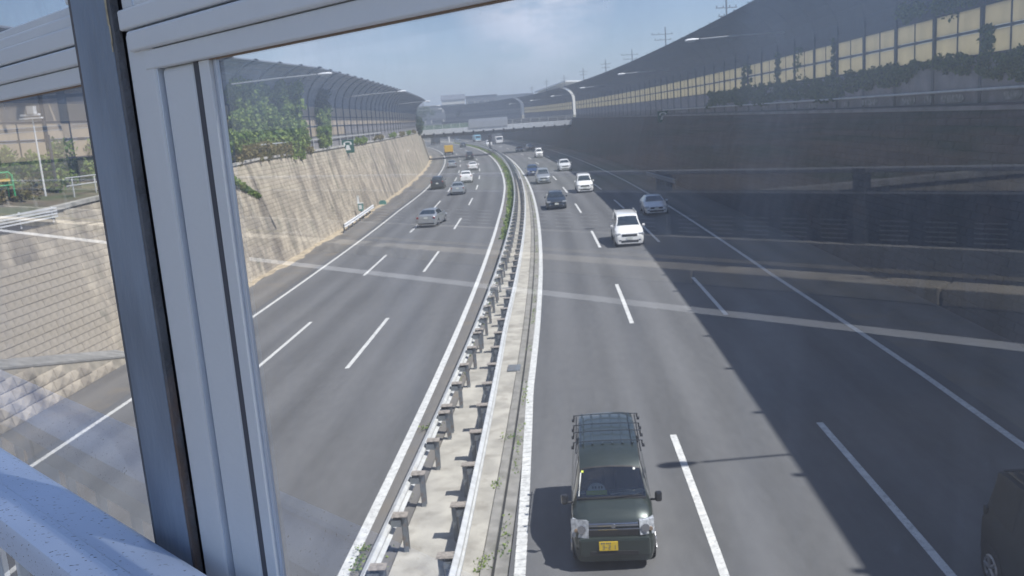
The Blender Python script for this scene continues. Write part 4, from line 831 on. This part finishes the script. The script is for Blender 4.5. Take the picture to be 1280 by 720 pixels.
def car(kind, pm, s, off, toward, lab, detail=True, yaw=0.0, plate=m_plate):
    sp = SPECS[kind]; c = Car(sp['W'], sp['st'], sp['tum'])
    # own frame: y runs from the front bumper to the back; front bumper at the origin
    L_ = c.L
    if toward: T = road_frame(s, off, 0, yaw)
    else: T = road_frame(s + L_, off, 0, math.pi + yaw)
    root = bpy.data.objects.new("car" if kind not in ('kei', 'minivan') else "van", None); col.objects.link(root); root.matrix_world = T; tag(root, lab, "car" if kind not in ('kei', 'minivan') else "van"); root.empty_display_size = .3
    extra = []
    for a, b_ in sp['sw']: extra += [a, b_]
    c.body(pm, root, extra)
    c.screen(*sp['ws'], root); c.screen(*sp['rw'], root, "rear_window", off=(0, .012, .010))
    for i, (a, b_) in enumerate(sp['sw']): c.side_win(a, b_, .14, .92, root, slant=.22 if i == 0 else 0)
    wheels(c, root, sp['wh'], .30 if kind != 'suv' else .35)
    hw = sp['W'] / 2; hz = sp['hl']; yf = .03
    for sx in (-1, 1):
        pbox(root, "headlight", m_lens, (sx * hw * .80 - .17, .0 + yf, hz - .07), (sx * hw * .80 + .17, .30, hz + .08), .03)
        pbox(root, "fog_light", m_chrome, (sx * hw * .68 - .08, -.01, .36), (sx * hw * .68 + .08, .05, .46), .02)
        pbox(root, "tail_light", m_red, (sx * hw * .82 - .09, L_ - .12, sp['tl'] - .09), (sx * hw * .82 + .10, L_ + .010, sp['tl'] + .07), .03)
        pbox(root, "wing_mirror", pm, (sx * (hw + .02) - (.0 if sx > 0 else .16), sp['ws'][0] + .42, sp['st'][4][2] - .02), (sx * (hw + .02) + (.16 if sx > 0 else 0), sp['ws'][0] + .54, sp['st'][4][2] + .12), .03)
    pbox(root, "grille", m_black, (-hw * .52, -.014, hz - .13), (hw * .52, .1, hz + .0), .02); pbox(root, "grille_bar", m_chrome, (-hw * .54, -.02, hz - .0), (hw * .54, .09, hz + .03), .008)
    pbox(root, "lower_intake", m_black, (-hw * .6, -.012, .27), (hw * .6, .1, .41), .02)
    pbox(root, "number_plate", plate, (-.165, -.03, .44), (.165, -.013, .60), 0); pbox(root, "number_plate", plate, (-.165, L_ + .004, .72), (.165, L_ + .02, .88), 0)
    pbox(root, "rear_bumper_trim", m_black, (-hw * .8, L_ - .06, .25), (hw * .8, L_ + .015, .38), .02)
    return root, c
P_white = paint("paint_white", (.80, .80, .79)); P_pearl = paint("paint_pearl", (.74, .75, .76)); P_silver = paint("paint_silver", (.42, .44, .46), .6, .35); P_dk = paint("paint_dark_blue_grey", (.035, .045, .06), .3); P_blk = paint("paint_black", (.015, .016, .02)); P_blue = paint("paint_blue", (.03, .06, .16), .3); P_grey = paint("paint_grey", (.16, .17, .19), .4); P_kei = paint("paint_dark_green", (.034, .046, .042), .35, .32); P_skyb = paint("paint_light_blue", (.25, .5, .65))
# oncoming
r_, c_ = car('minivan', P_white, 52.0, 5.35, True, "white minivan nearest in the middle oncoming lane, with roof rails and shadow", yaw=-.02)
for sx in (-1, 1):
    q = MB(); q.tube([(sx * .60, 1.9, 1.80), (sx * .60, 2.0, 1.88), (sx * .60, 4.1, 1.87), (sx * .60, 4.2, 1.78)], .022, 6); q.build("roof_rail", m_galv, r_, smooth=True)
car('coupe', P_pearl, 66.3, 8.95, True, "white hatchback with dark bonnet edge in the shaded outer oncoming lane", yaw=-.03)
car('hatch', P_dk, 77.0, 1.75, True, "dark blue grey hatchback in the inner oncoming lane near the median")
car('minivan', P_white, 91.0, 5.35, True, "boxy white van behind the nearest white minivan in the middle oncoming lane", yaw=-.02)
car('suv', P_pearl, 128.4, 6.0, True, "white car half in shade, third white vehicle in the middle oncoming lane")
car('minivan', P_silver, 108.1, 1.75, True, "silver grey minivan in the inner oncoming lane in front of the blue car")
car('hatch', P_blue, 124.9, 1.1, True, "blue car right behind the silver grey minivan")
car('kei', P_white, 176, 5.5, True, "small far white van just leaving the shade in the middle oncoming lane")
car('sedan', P_dk, 209, 4.0, True, "far dark car left of the distant white van, inner oncoming lane", yaw=-.05)
car('sedan', P_blk, 218, 7.6, True, "far black car in the shaded middle oncoming lanes behind the dark car")
car('minivan', P_white, 268, 1.5, True, "tiny white van just right of the dark median pole under the bridge")
# outbound
car('sedan', P_silver, 72.2, -8.75, False, "large silver sedan nearest in the middle outbound lane, changing lane", yaw=-.13)
car('sedan', P_silver, 103.7, -8.7, False, "silver sedan ahead of the nearest silver sedan, middle outbound lane")
car('suv', P_white, 123.2, -8.4, False, "white car with red tail lights in the middle outbound lane ahead of the silver sedan")
car('suv', P_blk, 116.2, -12.0, False, "black car in the outer outbound lane beside the left wall")
car('sedan', P_white, 153.8, -7.9, False, "white sedan ahead of the white car, middle outbound lane")
car('sedan', P_silver, 168.8, -11.9, False, "small silver car in the outer outbound lane below the yellow truck")
car('minivan', P_blk, 195, -8.2, False, "dark van in the middle outbound lane ahead of the white sedan")
car('sedan', P_dk, 281, -5.2, False, "dark far car in the inner outbound lane near the median bend")
car('sedan', P_grey, 342, -2.2 + 3.9, True, "tiny pale car far along the oncoming lanes under the bridge")
def truck(s, off, toward, lab, cabm, boxm, L_=7.5, H=2.9, Wd=2.2):
    T = road_frame(s, off) if toward else road_frame(s + L_, off, 0, math.pi)
    rt = bpy.data.objects.new("truck", None); col.objects.link(rt); rt.matrix_world = T; tag(rt, lab, "truck"); h = Wd / 2
    q = MB(); pr = [(0, .5), (0, 1.25), (.28, 2.25), (.5, 2.35), (1.7, 2.35), (1.7, .5)]; n = len(pr)
    q.add([(-h * .93, y, z) for y, z in pr] + [(h * .93, y, z) for y, z in pr], [tuple(range(n)), tuple(range(n, 2 * n))[::-1]] + [(i, n + i, n + (i + 1) % n, (i + 1) % n) for i in range(n)]); o = q.build("cab", cabm, rt); md = o.modifiers.new('bevel', 'BEVEL'); md.width = .06; md.segments = 2
    q = MB(); q.add([(-h * .8, .035, 1.33), (h * .8, .035, 1.33), (h * .76, .265, 2.17), (-h * .76, .265, 2.17), (-h * .8, .0, 1.33), (h * .8, .0, 1.33), (h * .76, .235, 2.17), (-h * .76, .235, 2.17)], [(4, 5, 6, 7), (0, 4, 7, 3), (1, 2, 6, 5), (3, 7, 6, 2), (0, 1, 5, 4)]); q.build("windshield", m_glass, rt)
    pbox(rt, "cargo_box", boxm, (-h, 1.9, .85), (h, L_, H), .03); pbox(rt, "chassis", m_black, (-h * .5, .3, .45), (h * .5, L_ - .2, .84), 0)
    for k in range(int((L_ - 2) / .5)): pbox(rt, "box_rib", boxm, (-h - .012, 2.0 + k * .5, .9), (h + .012, 2.05 + k * .5, H - .08), 0)
    for sx in (-1, 1): pbox(rt, "headlight", m_lens, (sx * h * .7 - .14, -.03, .72), (sx * h * .7 + .14, .1, .9), .02); pbox(rt, "tail_light", m_red, (sx * h * .7 - .12, L_ - .02, .6), (sx * h * .7 + .12, L_ + .03, .74), .01)
    pbox(rt, "bumper", m_white, (-h * .93, -.06, .42), (h * .93, .12, .66), .03)
    c = Car(Wd, SPECS['sedan']['st']); wheels(c, rt, (1.0, L_ - 1.6), .42, .24); return rt
truck(233, -12.3, False, "yellow truck in the outer outbound lane before the far bridge", m_orange, m_yellow, 5.2, 2.5)
truck(279, 6.1, True, "white fronted truck in the shade below the far bridge", P_white, P_grey, 9, 3.4, 2.4)
truck(330, -8.5, False, "dark truck under the left part of the far bridge", P_dk, m_rib, 8, 3.0, 2.4)
truck(318, 4.8, True, "light blue truck beneath the far bridge on the oncoming side", P_skyb, P_skyb, 6, 2.6)
# ---- dark van partly in frame at the lower right, in shade
r2, c2 = car('kei', m_mat, 10.3, 8.45, True, "black van cut off by the lower right corner, in deep shade", plate=m_plate_y)
for o_2 in children(r2):
    if "window" in o_2.name or "windshield" in o_2.name or "tail" in o_2.name: o_2.data.materials[0] = m_mat
for k, y in enumerate((1.2, 2.0, 2.9)): pbox(r2, "roof_bar", m_steel, (-.62, y, 1.93), (.62, y + .04, 1.96), .01)
for k in range(7): pbox(r2, "roof_ridge", P_blk, (-.5 + k * .16, 1.1, 1.868), (-.46 + k * .16, 3.1, 1.885), .005)
# ---- dark green kei van, close
sp = SPECS['kei']; root = bpy.data.objects.new("van", None); col.objects.link(root); root.matrix_world = road_frame(14.32, 1.80, 0, -.01)
tag(root, "dark green boxy van with roof rack bars and yellow plate, nearest vehicle", "van")
c = Car(sp['W'], sp['st'], sp['tum'])
def sk(y0, y1, j): return .50 < (y0 + y1) / 2 < .80 and 5 <= j <= 8
c.body(P_kei, root, [.95, 1.45, 1.55, 2.35, 2.45, 3.15], skip=sk)
# interior seen through the windshield
m_clear = bpy.data.materials.new("windshield_glass"); m_clear.use_nodes = True; nt = m_clear.node_tree; nt.nodes.clear()
o_ = nt.nodes.new('ShaderNodeOutputMaterial'); t_ = nt.nodes.new('ShaderNodeBsdfTransparent'); t_.inputs[0].default_value = (.82, .88, .88, 1); g_ = nt.nodes.new('ShaderNodeBsdfGlossy'); g_.inputs['Roughness'].default_value = .02
f_ = nt.nodes.new('ShaderNodeFresnel'); f_.inputs[0].default_value = 2.1; x_ = nt.nodes.new('ShaderNodeMixShader'); nt.links.new(f_.outputs[0], x_.inputs[0]); nt.links.new(t_.outputs[0], x_.inputs[1]); nt.links.new(g_.outputs[0], x_.inputs[2]); nt.links.new(x_.outputs[0], o_.inputs[0])
c.screen(.50, .82, root, "windshield", m_clear, k=1.0, mg=.0, off=(0, -.004, .004))
# black band round the glass
b = MB()
for (t0, t1) in ((0, .05), (.93, 1.0)):
    for (q0, q1) in ((-1, 1),):
        N = 8
        for j in range(N):
            v = []
            for t, q in ((t0, q0 + (q1 - q0) * j / N), (t0, q0 + (q1 - q0) * (j + 1) / N), (t1, q0 + (q1 - q0) * (j + 1) / N), (t1, q0 + (q1 - q0) * j / N)):
                y = .50 + .32 * t; cc = c.cs(y); x = abs(q) * cc[2][0]; z = np.interp(x, [0, cc[1][0], cc[2][0]], [cc[0][1], cc[1][1], cc[2][1]]); v.append((math.copysign(x, q), y - .008, z + .008))
            b.add(v, [(0, 1, 2, 3)])
b.build("glass_border", m_black, root)
pbox(root, "dashboard", m_dash, (-.62, .52, .80), (.62, .95, 1.15), .04)
for sx in (-1, 1):
    pbox(root, "seat", m_seat, (sx * .32 - .23, 1.25, .55), (sx * .32 + .23, 1.75, .75), .05); pbox(root, "seat_back", m_seat, (sx * .32 - .22, 1.68, .7), (sx * .32 + .22, 1.82, 1.32), .05); pbox(root, "headrest", m_seat, (sx * .32 - .12, 1.70, 1.34), (sx * .32 + .12, 1.80, 1.55), .04)
pbox(root, "cabin_floor", m_seat, (-.62, .5, .35), (.62, 3.0, .45), 0); pbox(root, "cabin_bulkhead", m_seat, (-.6, 2.0, .45), (.6, 2.04, 1.75), 0)
q = MB(); q.tube([(-.32 + .18 * math.cos(a), .98 + .06 * math.sin(a), 1.14 + .16 * math.sin(a)) for a in np.linspace(0, 2 * math.pi, 17)], .015, 6); q.build("steering_wheel", m_black, root)
# papers on the dashboard and the white and lime card
for x, y, w, dpt, rz_ in ((.1, .72, .12, .09, .3), (.32, .7, .16, .1, -.2), (.5, .76, .1, .12, .5), (-.55, .76, .08, .1, .1), (.2, .74, .18, .07, .1)):
    pbox(root, "paper", m_paper, (-w, -dpt / 2, 0), (w, dpt / 2, .02), 0, Matrix.Translation((x, y + .02, 1.152)) @ Matrix.Rotation(rz_, 4, 'Z'))
q = MB(); n = 10; cy = .56
pts = [(-.13, 0)] + [(-.13 * math.cos(math.pi * i / n), .045 + .10 * math.sin(math.pi * i / n)) for i in range(n + 1)] + [(.13, 0)]
Tc = Matrix.Translation((-.26, .66, 1.20)) @ Matrix.Rotation(-.45, 4, 'X') @ Matrix.Scale(1.25, 4)
q.add([Tc @ Vector((x, 0, z)) for x, z in pts] + [Tc @ Vector((x, .02, z)) for x, z in pts], [tuple(range(len(pts))), tuple(range(len(pts), 2 * len(pts)))[::-1]]); q.build("dash_card", m_paper, root)
pbox(root, "dash_card_strip", m_lime, (-.15, -.012, -.03), (.15, -.002, .035), 0, Tc)
for k, x in enumerate((-.06, -.02, .03, .07)): pbox(root, "card_mark", m_black, (x, -.008, .06), (x + .02, -.003, .095), 0, Tc)
# stickers and sun strip on the glass
for x, z_t, mm in ((.44, .88, m_paper), (-.50, .84, m_lime)):
    y = .50 + .32 * z_t; zz = c.cs(y)[0][1] - .02; pbox(root, "sticker", mm, (x - .02, -.003, -.02), (x + .02, .0, .02), 0, Matrix.Translation((x * 0, y - .016, zz + .012)) @ Matrix.Rotation(-.9, 4, 'X'))
q = MB(); q.tube([(-.585, .54, 1.20), (-.555, .64, 1.42), (-.53, .74, 1.57)], .012, 6); q.build("pillar_strip", m_paper, root)
q = MB(); q.tube([(-.05, .47, 1.175), (.30, .50, 1.20), (.56, .51, 1.205)], .009, 6); q.tube([(-.6, .49, 1.185), (-.3, .475, 1.19), (.0, .47, 1.19)], .009, 6); q.build("wiper", m_black, root)
c.screen(*sp['rw'], root, "rear_window", off=(0, .012, .010))
for i, (a, b_) in enumerate(sp['sw']): c.side_win(a, b_, .14, .92, root, slant=.2 if i == 0 else 0)
wheels(c, root, sp['wh'], .28, .16)
hw = sp['W'] / 2
for sx in (-1, 1):
    q = MB(); x0, x1 = sx * hw * .62, sx * hw * .965
    q.add([(x0, -.03, .68), (x1 * 1.01, .06, .67), (x1 * 1.02, .12, .95), (x0 * .98, .015, .95), (x0, .2, .70), (x1, .3, .69), (x1, .34, .93), (x0 * .98, .3, .93)], [(0, 1, 2, 3) if sx > 0 else (3, 2, 1, 0), (0, 4, 5, 1), (3, 2, 6, 7), (0, 3, 7, 4), (1, 5, 6, 2)]); h_ = q.build("headlight", m_lens, root); md = h_.modifiers.new('bevel', 'BEVEL'); md.width = .02; md.segments = 3
    q = MB(); q.cyl((sx * hw * .76, -.012, .82), (0, 1, 0), .075, .02, 16); q.build("reflector", m_chrome, h_)
    q = MB(); q.cyl((sx * hw * .89, .04, .78), (0, 1, 0), .035, .02, 12); q.build("indicator", m_brown, h_)
    a = pbox(root, "wing_mirror", P_blk, (sx * (hw + .11) - .065, .52, 1.04), (sx * (hw + .11) + .065, .61, 1.24), .04); q = MB(); q.tube([(sx * (hw - .03), .62, 1.06), (sx * (hw + .08), .57, 1.08)], .02, 6); q.build("mirror_arm", m_black, a)
    pbox(root, "tail_light", m_red, (sx * hw * .82 - .06, 3.36, .75), (sx * hw * .82 + .05, 3.405, 1.2), .02)
    pbox(root, "fog_recess", m_black, (sx * hw * .72 - .1, .0, .36), (sx * hw * .72 + .1, .06, .47), .02)
pbox(root, "grille_bar", m_chrome, (-hw * .60, .008, .845), (hw * .60, .10, .905), .02); pbox(root, "grille_bar", m_chrome, (-hw * .60, -.004, .79), (hw * .60, .08, .815), .01)
pbox(root, "grille", m_black, (-hw * .58, .0, .68), (hw * .58, .06, .79), .01); q = MB(); q.cyl((0, .004, .86), (0, 1, 0), .04, .02, 14); q.build("badge", m_chrome, root)
pbox(root, "bumper", P_kei, (-hw * .86, -.05, .30), (hw * .86, .16, .66), .05); pbox(root, "lower_intake", m_black, (-hw * .58, -.056, .33), (hw * .58, .0, .42), .01)
pl = pbox(root, "number_plate", m_plate_y, (-.165 - .1, -.075, .44), (.165 - .1, -.060, .605), 0)
for x, w, h, z in ((-.13, .025, .028, .565), (-.09, .025, .028, .565), (-.04, .018, .028, .565), (-.01, .018, .028, .565), (.02, .018, .028, .565)): pbox(pl, "plate_mark", m_dash, (x - .1, -.078, z), (x + w - .1, -.074, z + h), 0)
def digit(px, pz, segs, w=.035, h=.075, t=.009):
    S = dict(a=(0, h - t, w, h), g=(0, h / 2 - t / 2, w, h / 2 + t / 2), d=(0, 0, w, t), f=(0, h / 2, t, h), b=(w - t, h / 2, w, h), e=(0, 0, t, h / 2), c=(w - t, 0, w, h / 2))
    q = MB()
    for k in segs: x0, z0, x1, z1 = S[k]; q.box((px + x0, -.078, pz + z0), (px + x1, -.074, pz + z1))
    q.build("plate_digit", m_dash, pl)
digit(-.03 - .1 + .03, .465, 'abged'); digit(.055 - .1 + .0 + .03, .465, 'bc'); digit(-.145 - .1 + .04, .465, 'abgcd'); digit(-.06 - .1 - .0, .465, 'g')
for k in range(4): pass
# roof rack: cross bars on feet
for y in (1.42, 1.95, 2.35, 2.92):
    g = bpy.data.objects.new("rack_bar", None); col.objects.link(g); g.parent = root; g.location = (0, y, 1.87)
    q = MB(); q.tube([(-.66, 0, .02), (-.3, 0, .04), (.3, 0, .04), (.66, 0, .02)], .010, 8); q.build("bar", m_steel, g, smooth=True)
    for sx in (-1, 1): q = MB(); q.tube([(sx * .64, 0, .02), (sx * .645, 0, -.04), (sx * .655, 0, -.09)], .016, 6); q.box((sx * .665 - .025, -.04, -.10), (sx * .665 + .025, .04, -.06)); q.build("foot", m_black, g)
for k in range(6): pbox(root, "roof_rib", P_kei, (-.5 + k * .19, 1.35, 1.862), (-.46 + k * .19, 3.05, 1.876), .004)
q = MB(); q.tube([(-.60, 1.1, 1.80), (-.60, 3.1, 1.80)], .012, 6); q.tube([(.60, 1.1, 1.80), (.60, 3.1, 1.80)], .012, 6); q.build("drip_rail", m_black, root)

# ------------------------------------------------------------------ the footbridge: deck, kerb, far parapet (seen reflected in the panes)
def bbox(name, m, t0, t1, n0, n1, z0, z1, parent=None, inv=None, bev=0.0, smooth=False):
    b = MB(); vs = [B(t, n, z) for z in (z0, z1) for t, n in ((t0, n0), (t1, n0), (t1, n1), (t0, n1))]
    b.add(vs, [(0, 1, 2, 3), (7, 6, 5, 4), (0, 4, 5, 1), (1, 5, 6, 2), (2, 6, 7, 3), (3, 7, 4, 0)])
    o = b.build(name, m, parent, inv)
    if bev: md = o.modifiers.new('bevel', 'BEVEL'); md.width = bev; md.segments = 3
    return o
PN = .513; rn = lambda v: 2 * PN - v
rb_ = empty("overpass", B(0, -2, -1.5), 0, "overpass deck and kerb under the camera, seen only reflected in the window panes", "bridge"); inv = Matrix.Translation(-rb_.location)
dk = bbox("deck", m_deck, -22, 26, rn(7.4), .66, -1.9, -1.5, rb_, inv); dk.data.uv_layers.new(name='UVMap')
for d_ in dk.data.uv_layers[0].data: pass
vv = np.array([v.co[:] for v in dk.data.vertices]); li = np.zeros(len(dk.data.loops), 'i'); dk.data.loops.foreach_get('vertex_index', li); dk.data.uv_layers[0].data.foreach_set('uv', vv[li][:, :2].astype('f').ravel())
bbox("girder", m_steel, -22, 26, rn(7.0), .3, -2.7, -1.9, rb_, inv)
m_bline = mat('fresh_line_paint', (.85, .85, .83), .6, var=.04)
b = MB(); b.add([B(-22, rn(5.08), -1.496), B(26, rn(5.75), -1.496), B(26, rn(5.93), -1.496), B(-22, rn(5.24), -1.496)], [(0, 1, 2, 3)]); b.build("edge_line", m_bline, rb_, inv)
for k in range(24): bbox("kerb_stone", m_bkerb, -22 + 2 * k, -22 + 2 * k + 1.985, rn(6.62), rn(6.36), -1.5, -1.37, rb_, inv, .012)
rp2 = empty("overpass_parapet", B(0, rn(7.3), -1.5), 0, "steel parapet across the overpass with louvred lower panels, reflected in the dark right pane", "parapet"); inv = Matrix.Translation(-rp2.location); nq = rn(7.5)
bbox("base_plinth", m_cope, -22, 26, nq - .1, nq + .12, -1.46, -1.27, rp2, inv); bbox("solid_band", m_rib, -22, 26, nq - .05, nq + .05, -.96, -.82, rp2, inv)
bbox("top_rail", m_galv, -22, 26, nq - .05, nq + .06, -.655, -.615, rp2, inv, .01); bbox("mid_rail", m_galv, -22, 26, nq + .055, nq + .075, -.835, -.82, rp2, inv)
me_p = None
for k in range(24):
    t = -21 + 2 * k; bbox("post", m_postg, t - .05, t + .05, nq - .07, nq + .07, -1.27, -.62, rp2, inv)
    bbox("backing_panel", m_rib, t + .05, t + 1.95, nq - .04, nq - .02, -1.27, -.96, rp2, inv)
    if -8 < t < 10:
        for c_i in range(5):
            tt = t + .12 + c_i * .37; b = MB()
            for r_i in range(5): vs = [B(a, n, z) for z, n in ((-1.24 + r_i * .04, nq + .0), (-1.222 + r_i * .04, nq + .03)) for a in (tt, tt + .24)]; b.add([vs[0], vs[1], vs[3], vs[2]], [(0, 1, 2, 3)])
            b.build("louvre", m_galv, rp2, inv)

# ------------------------------------------------------------------ window wall in front of the camera
wf = empty("window_wall", B(1, .53, -1.5), 0, "pale aluminium window frame of the overpass with dusty panes, spanning the top and left of the view", "window wall"); inv = Matrix.Translation(-wf.location)
TR = -5.0; TL = 8.0
def fb(name, m, t0, t1, n0, n1, z0, z1, bev=.003): return bbox(name, m, t0, t1, n0, n1, z0, z1, wf, inv, bev)
# column plate with rust edges (in front), web behind
fb("column_plate", m_flat, 1.135, 1.245, .4885, .4995, -1.5, 1.4, .001); fb("plate_edge", m_rustedge, 1.1262, 1.1345, .489, .4997, -1.5, 1.4, .001); fb("plate_edge", m_rustedge, 1.2455, 1.254, .489, .500, -1.5, 1.4, .001)
fb("gasket", m_gasket, 1.105, 1.258, .506, .514, -1.5, 1.4, 0)
# stiles right of the column
fb("stile", m_alu, 1.0475, 1.117, .497, .514, -1.2, .1378, .005); fb("stile_edge", m_alu_light, 1.0445, 1.0472, .498, .512, -1.2, .113, .001)
fb("stile", m_alu, .9655, 1.043, .503, .5155, -1.2, .0897, .006); fb("gasket", m_gasket, .9531, .9645, .5036, .5155, -1.2, .0893, 0); fb("gasket", m_gasket, 1.0432, 1.0444, .515, .5155, -1.2, .091, 0)
fb("stile", m_alu, .9295, .9528, .5035, .5125, -1.2, .0893, .001); fb("bead", m_alu_light, .9215, .9293, .508, .5126, -1.2, .0893, .0008)
# left of the column
fb("stile", m_alu, 1.262, 1.29, .51, .5155, -1.2, .0893, .003)
for t0, t1 in ((TR, 1.0585), (1.256, TL)):
    lf = t0 > 1
    fb("lower_rail", m_alu, t0, t1 if lf else 1.070, .4958, .5155, .0897, .1125, .002)
    fb("middle_rail", m_alu, t0, t1 if lf else 1.098, .4905, .5155, .1135, .1382, .0035)
    fb("rail_gasket", m_gasket, t0, t1 if lf else 1.12, .503, .5155, .138, .1412, 0)
    fb("upper_rail", m_alu, t0, t1 if lf else 1.118, .492, .5155, .1408, .1655, .003); fb("upper_rail_lip", m_alu, t0, t1 if lf else 1.118, .499, .5155, .1652, .183, .004)
    fb("upper_rail_cap", m_alu, t0, t1 if lf else 1.118, .507, .5155, .1832, .196, .003)
fb("rail_underside", m_brown, TR, .95, .5045, .512, .0885, .0896, 0); fb("rail_underside", m_brown, 1.256, TL, .5045, .512, .0885, .0896, 0)
fb("stile", m_alu, 1.05, 1.098, .503, .5155, .1665, 1.4, .005); fb("stile_edge", m_alu_light, 1.082, 1.0865, .498, .503, .1665, 1.4, .001); fb("stile", m_alu, 1.256, 1.30, .503, .5155, .197, 1.4, .003)
fb("lower_sill", m_alu, TR, 1.10, .503, .5155, -1.25, -1.2, .003); fb("lower_sill", m_alu, 1.256, TL, .503, .5155, -1.25, -1.2, .003); fb("top_beam", m_alu, TR, TL, .50, .56, 1.25, 1.4, .004)
for nm, t0, t1, z0, z1 in (("lower_pane", TR, .9225, -1.2, .0895), ("lower_pane", 1.2905, TL, -1.2, .0895), ("upper_pane", TR, 1.0495, .197, 1.25), ("upper_pane", 1.3005, TL, .197, 1.25)):
    b = MB(); b.add([B(t0, PN, z0), B(t1, PN, z0), B(t1, PN, z1), B(t0, PN, z1)], [(3, 2, 1, 0)]); b.build(nm, m_pane, wf, inv)
m_chip = mat("exposed_primer", (.50, .42, .28), .8, var=.3, scale=60)
for t0, t1, z0, z1 in ((1.1335, 1.139, .150, .20), (1.1325, 1.1365, .128, .150), (1.134, 1.1375, .118, .131)): fb("paint_chip", m_chip, t0, t1, .4880, .4886, z0, z1, .0006)
# bolts on the column plate
# handrail
hr = empty("handrail", B(1.6, .41, -1.5), 0, "white aluminium handrail with skylight blue in its colour, speckled with grime, crossing the lower left corner", "handrail"); inv = Matrix.Translation(-hr.location)
b = MB(); pr = [(.348, -.566), (.352, -.556), (.360, -.5515), (.382, -.550), (.386, -.5465), (.396, -.5465), (.400, -.550), (.452, -.550), (.462, -.5525), (.468, -.560), (.468, -.600), (.455, -.602), (.455, -.612), (.360, -.612), (.348, -.606)]
n = len(pr); vs = []
ts = np.linspace(-5, 8, 14)
for t in ts: vs += [B(t, a, z) for a, z in pr]
b.add(vs, [(i * n + j, i * n + (j + 1) % n, i * n + n + (j + 1) % n, i * n + n + j) for i in range(len(ts) - 1) for j in range(n)] + [tuple(range(n))[::-1], tuple((len(ts) - 1) * n + j for j in range(n))]); b.build("rail", m_rail, hr, inv, smooth=True)
for k in range(8):
    t = -4.2 + 1.5 * k + .35; bbox("baluster", m_alu, t - .02, t + .02, .385, .435, -1.5, -.612, hr, inv, .004)
    if k < 7:
        for j in range(1, 9): bbox("bar", m_alu, t + j * .1667 - .008, t + j * .1667 + .008, .402, .418, -1.38, -.68, hr, inv, .002)
bbox("lower_rail", m_alu, -5, 8, .39, .43, -1.42, -1.38, hr, inv, .003); bbox("lower_rail", m_alu, -5, 8, .39, .43, -.68, -.64, hr, inv, .003)

# ------------------------------------------------------------------ haze
hz = MB(); hz.box((-1600, -400, -3.2), (1600, 2600, 60)); ho = hz.build("haze", None); tag(ho, kind='stuff')
hm = bpy.data.materials.new("thin_haze"); hm.use_nodes = True; nt = hm.node_tree; nt.nodes.clear()
ou = nt.nodes.new('ShaderNodeOutputMaterial'); pv = nt.nodes.new('ShaderNodeVolumePrincipled'); pv.inputs['Color'].default_value = (.80, .88, 1.0, 1); pv.inputs['Density'].default_value = .0011; pv.inputs['Anisotropy'].default_value = .2
nt.links.new(pv.outputs[0], ou.inputs['Volume']); ho.data.materials.append(hm)
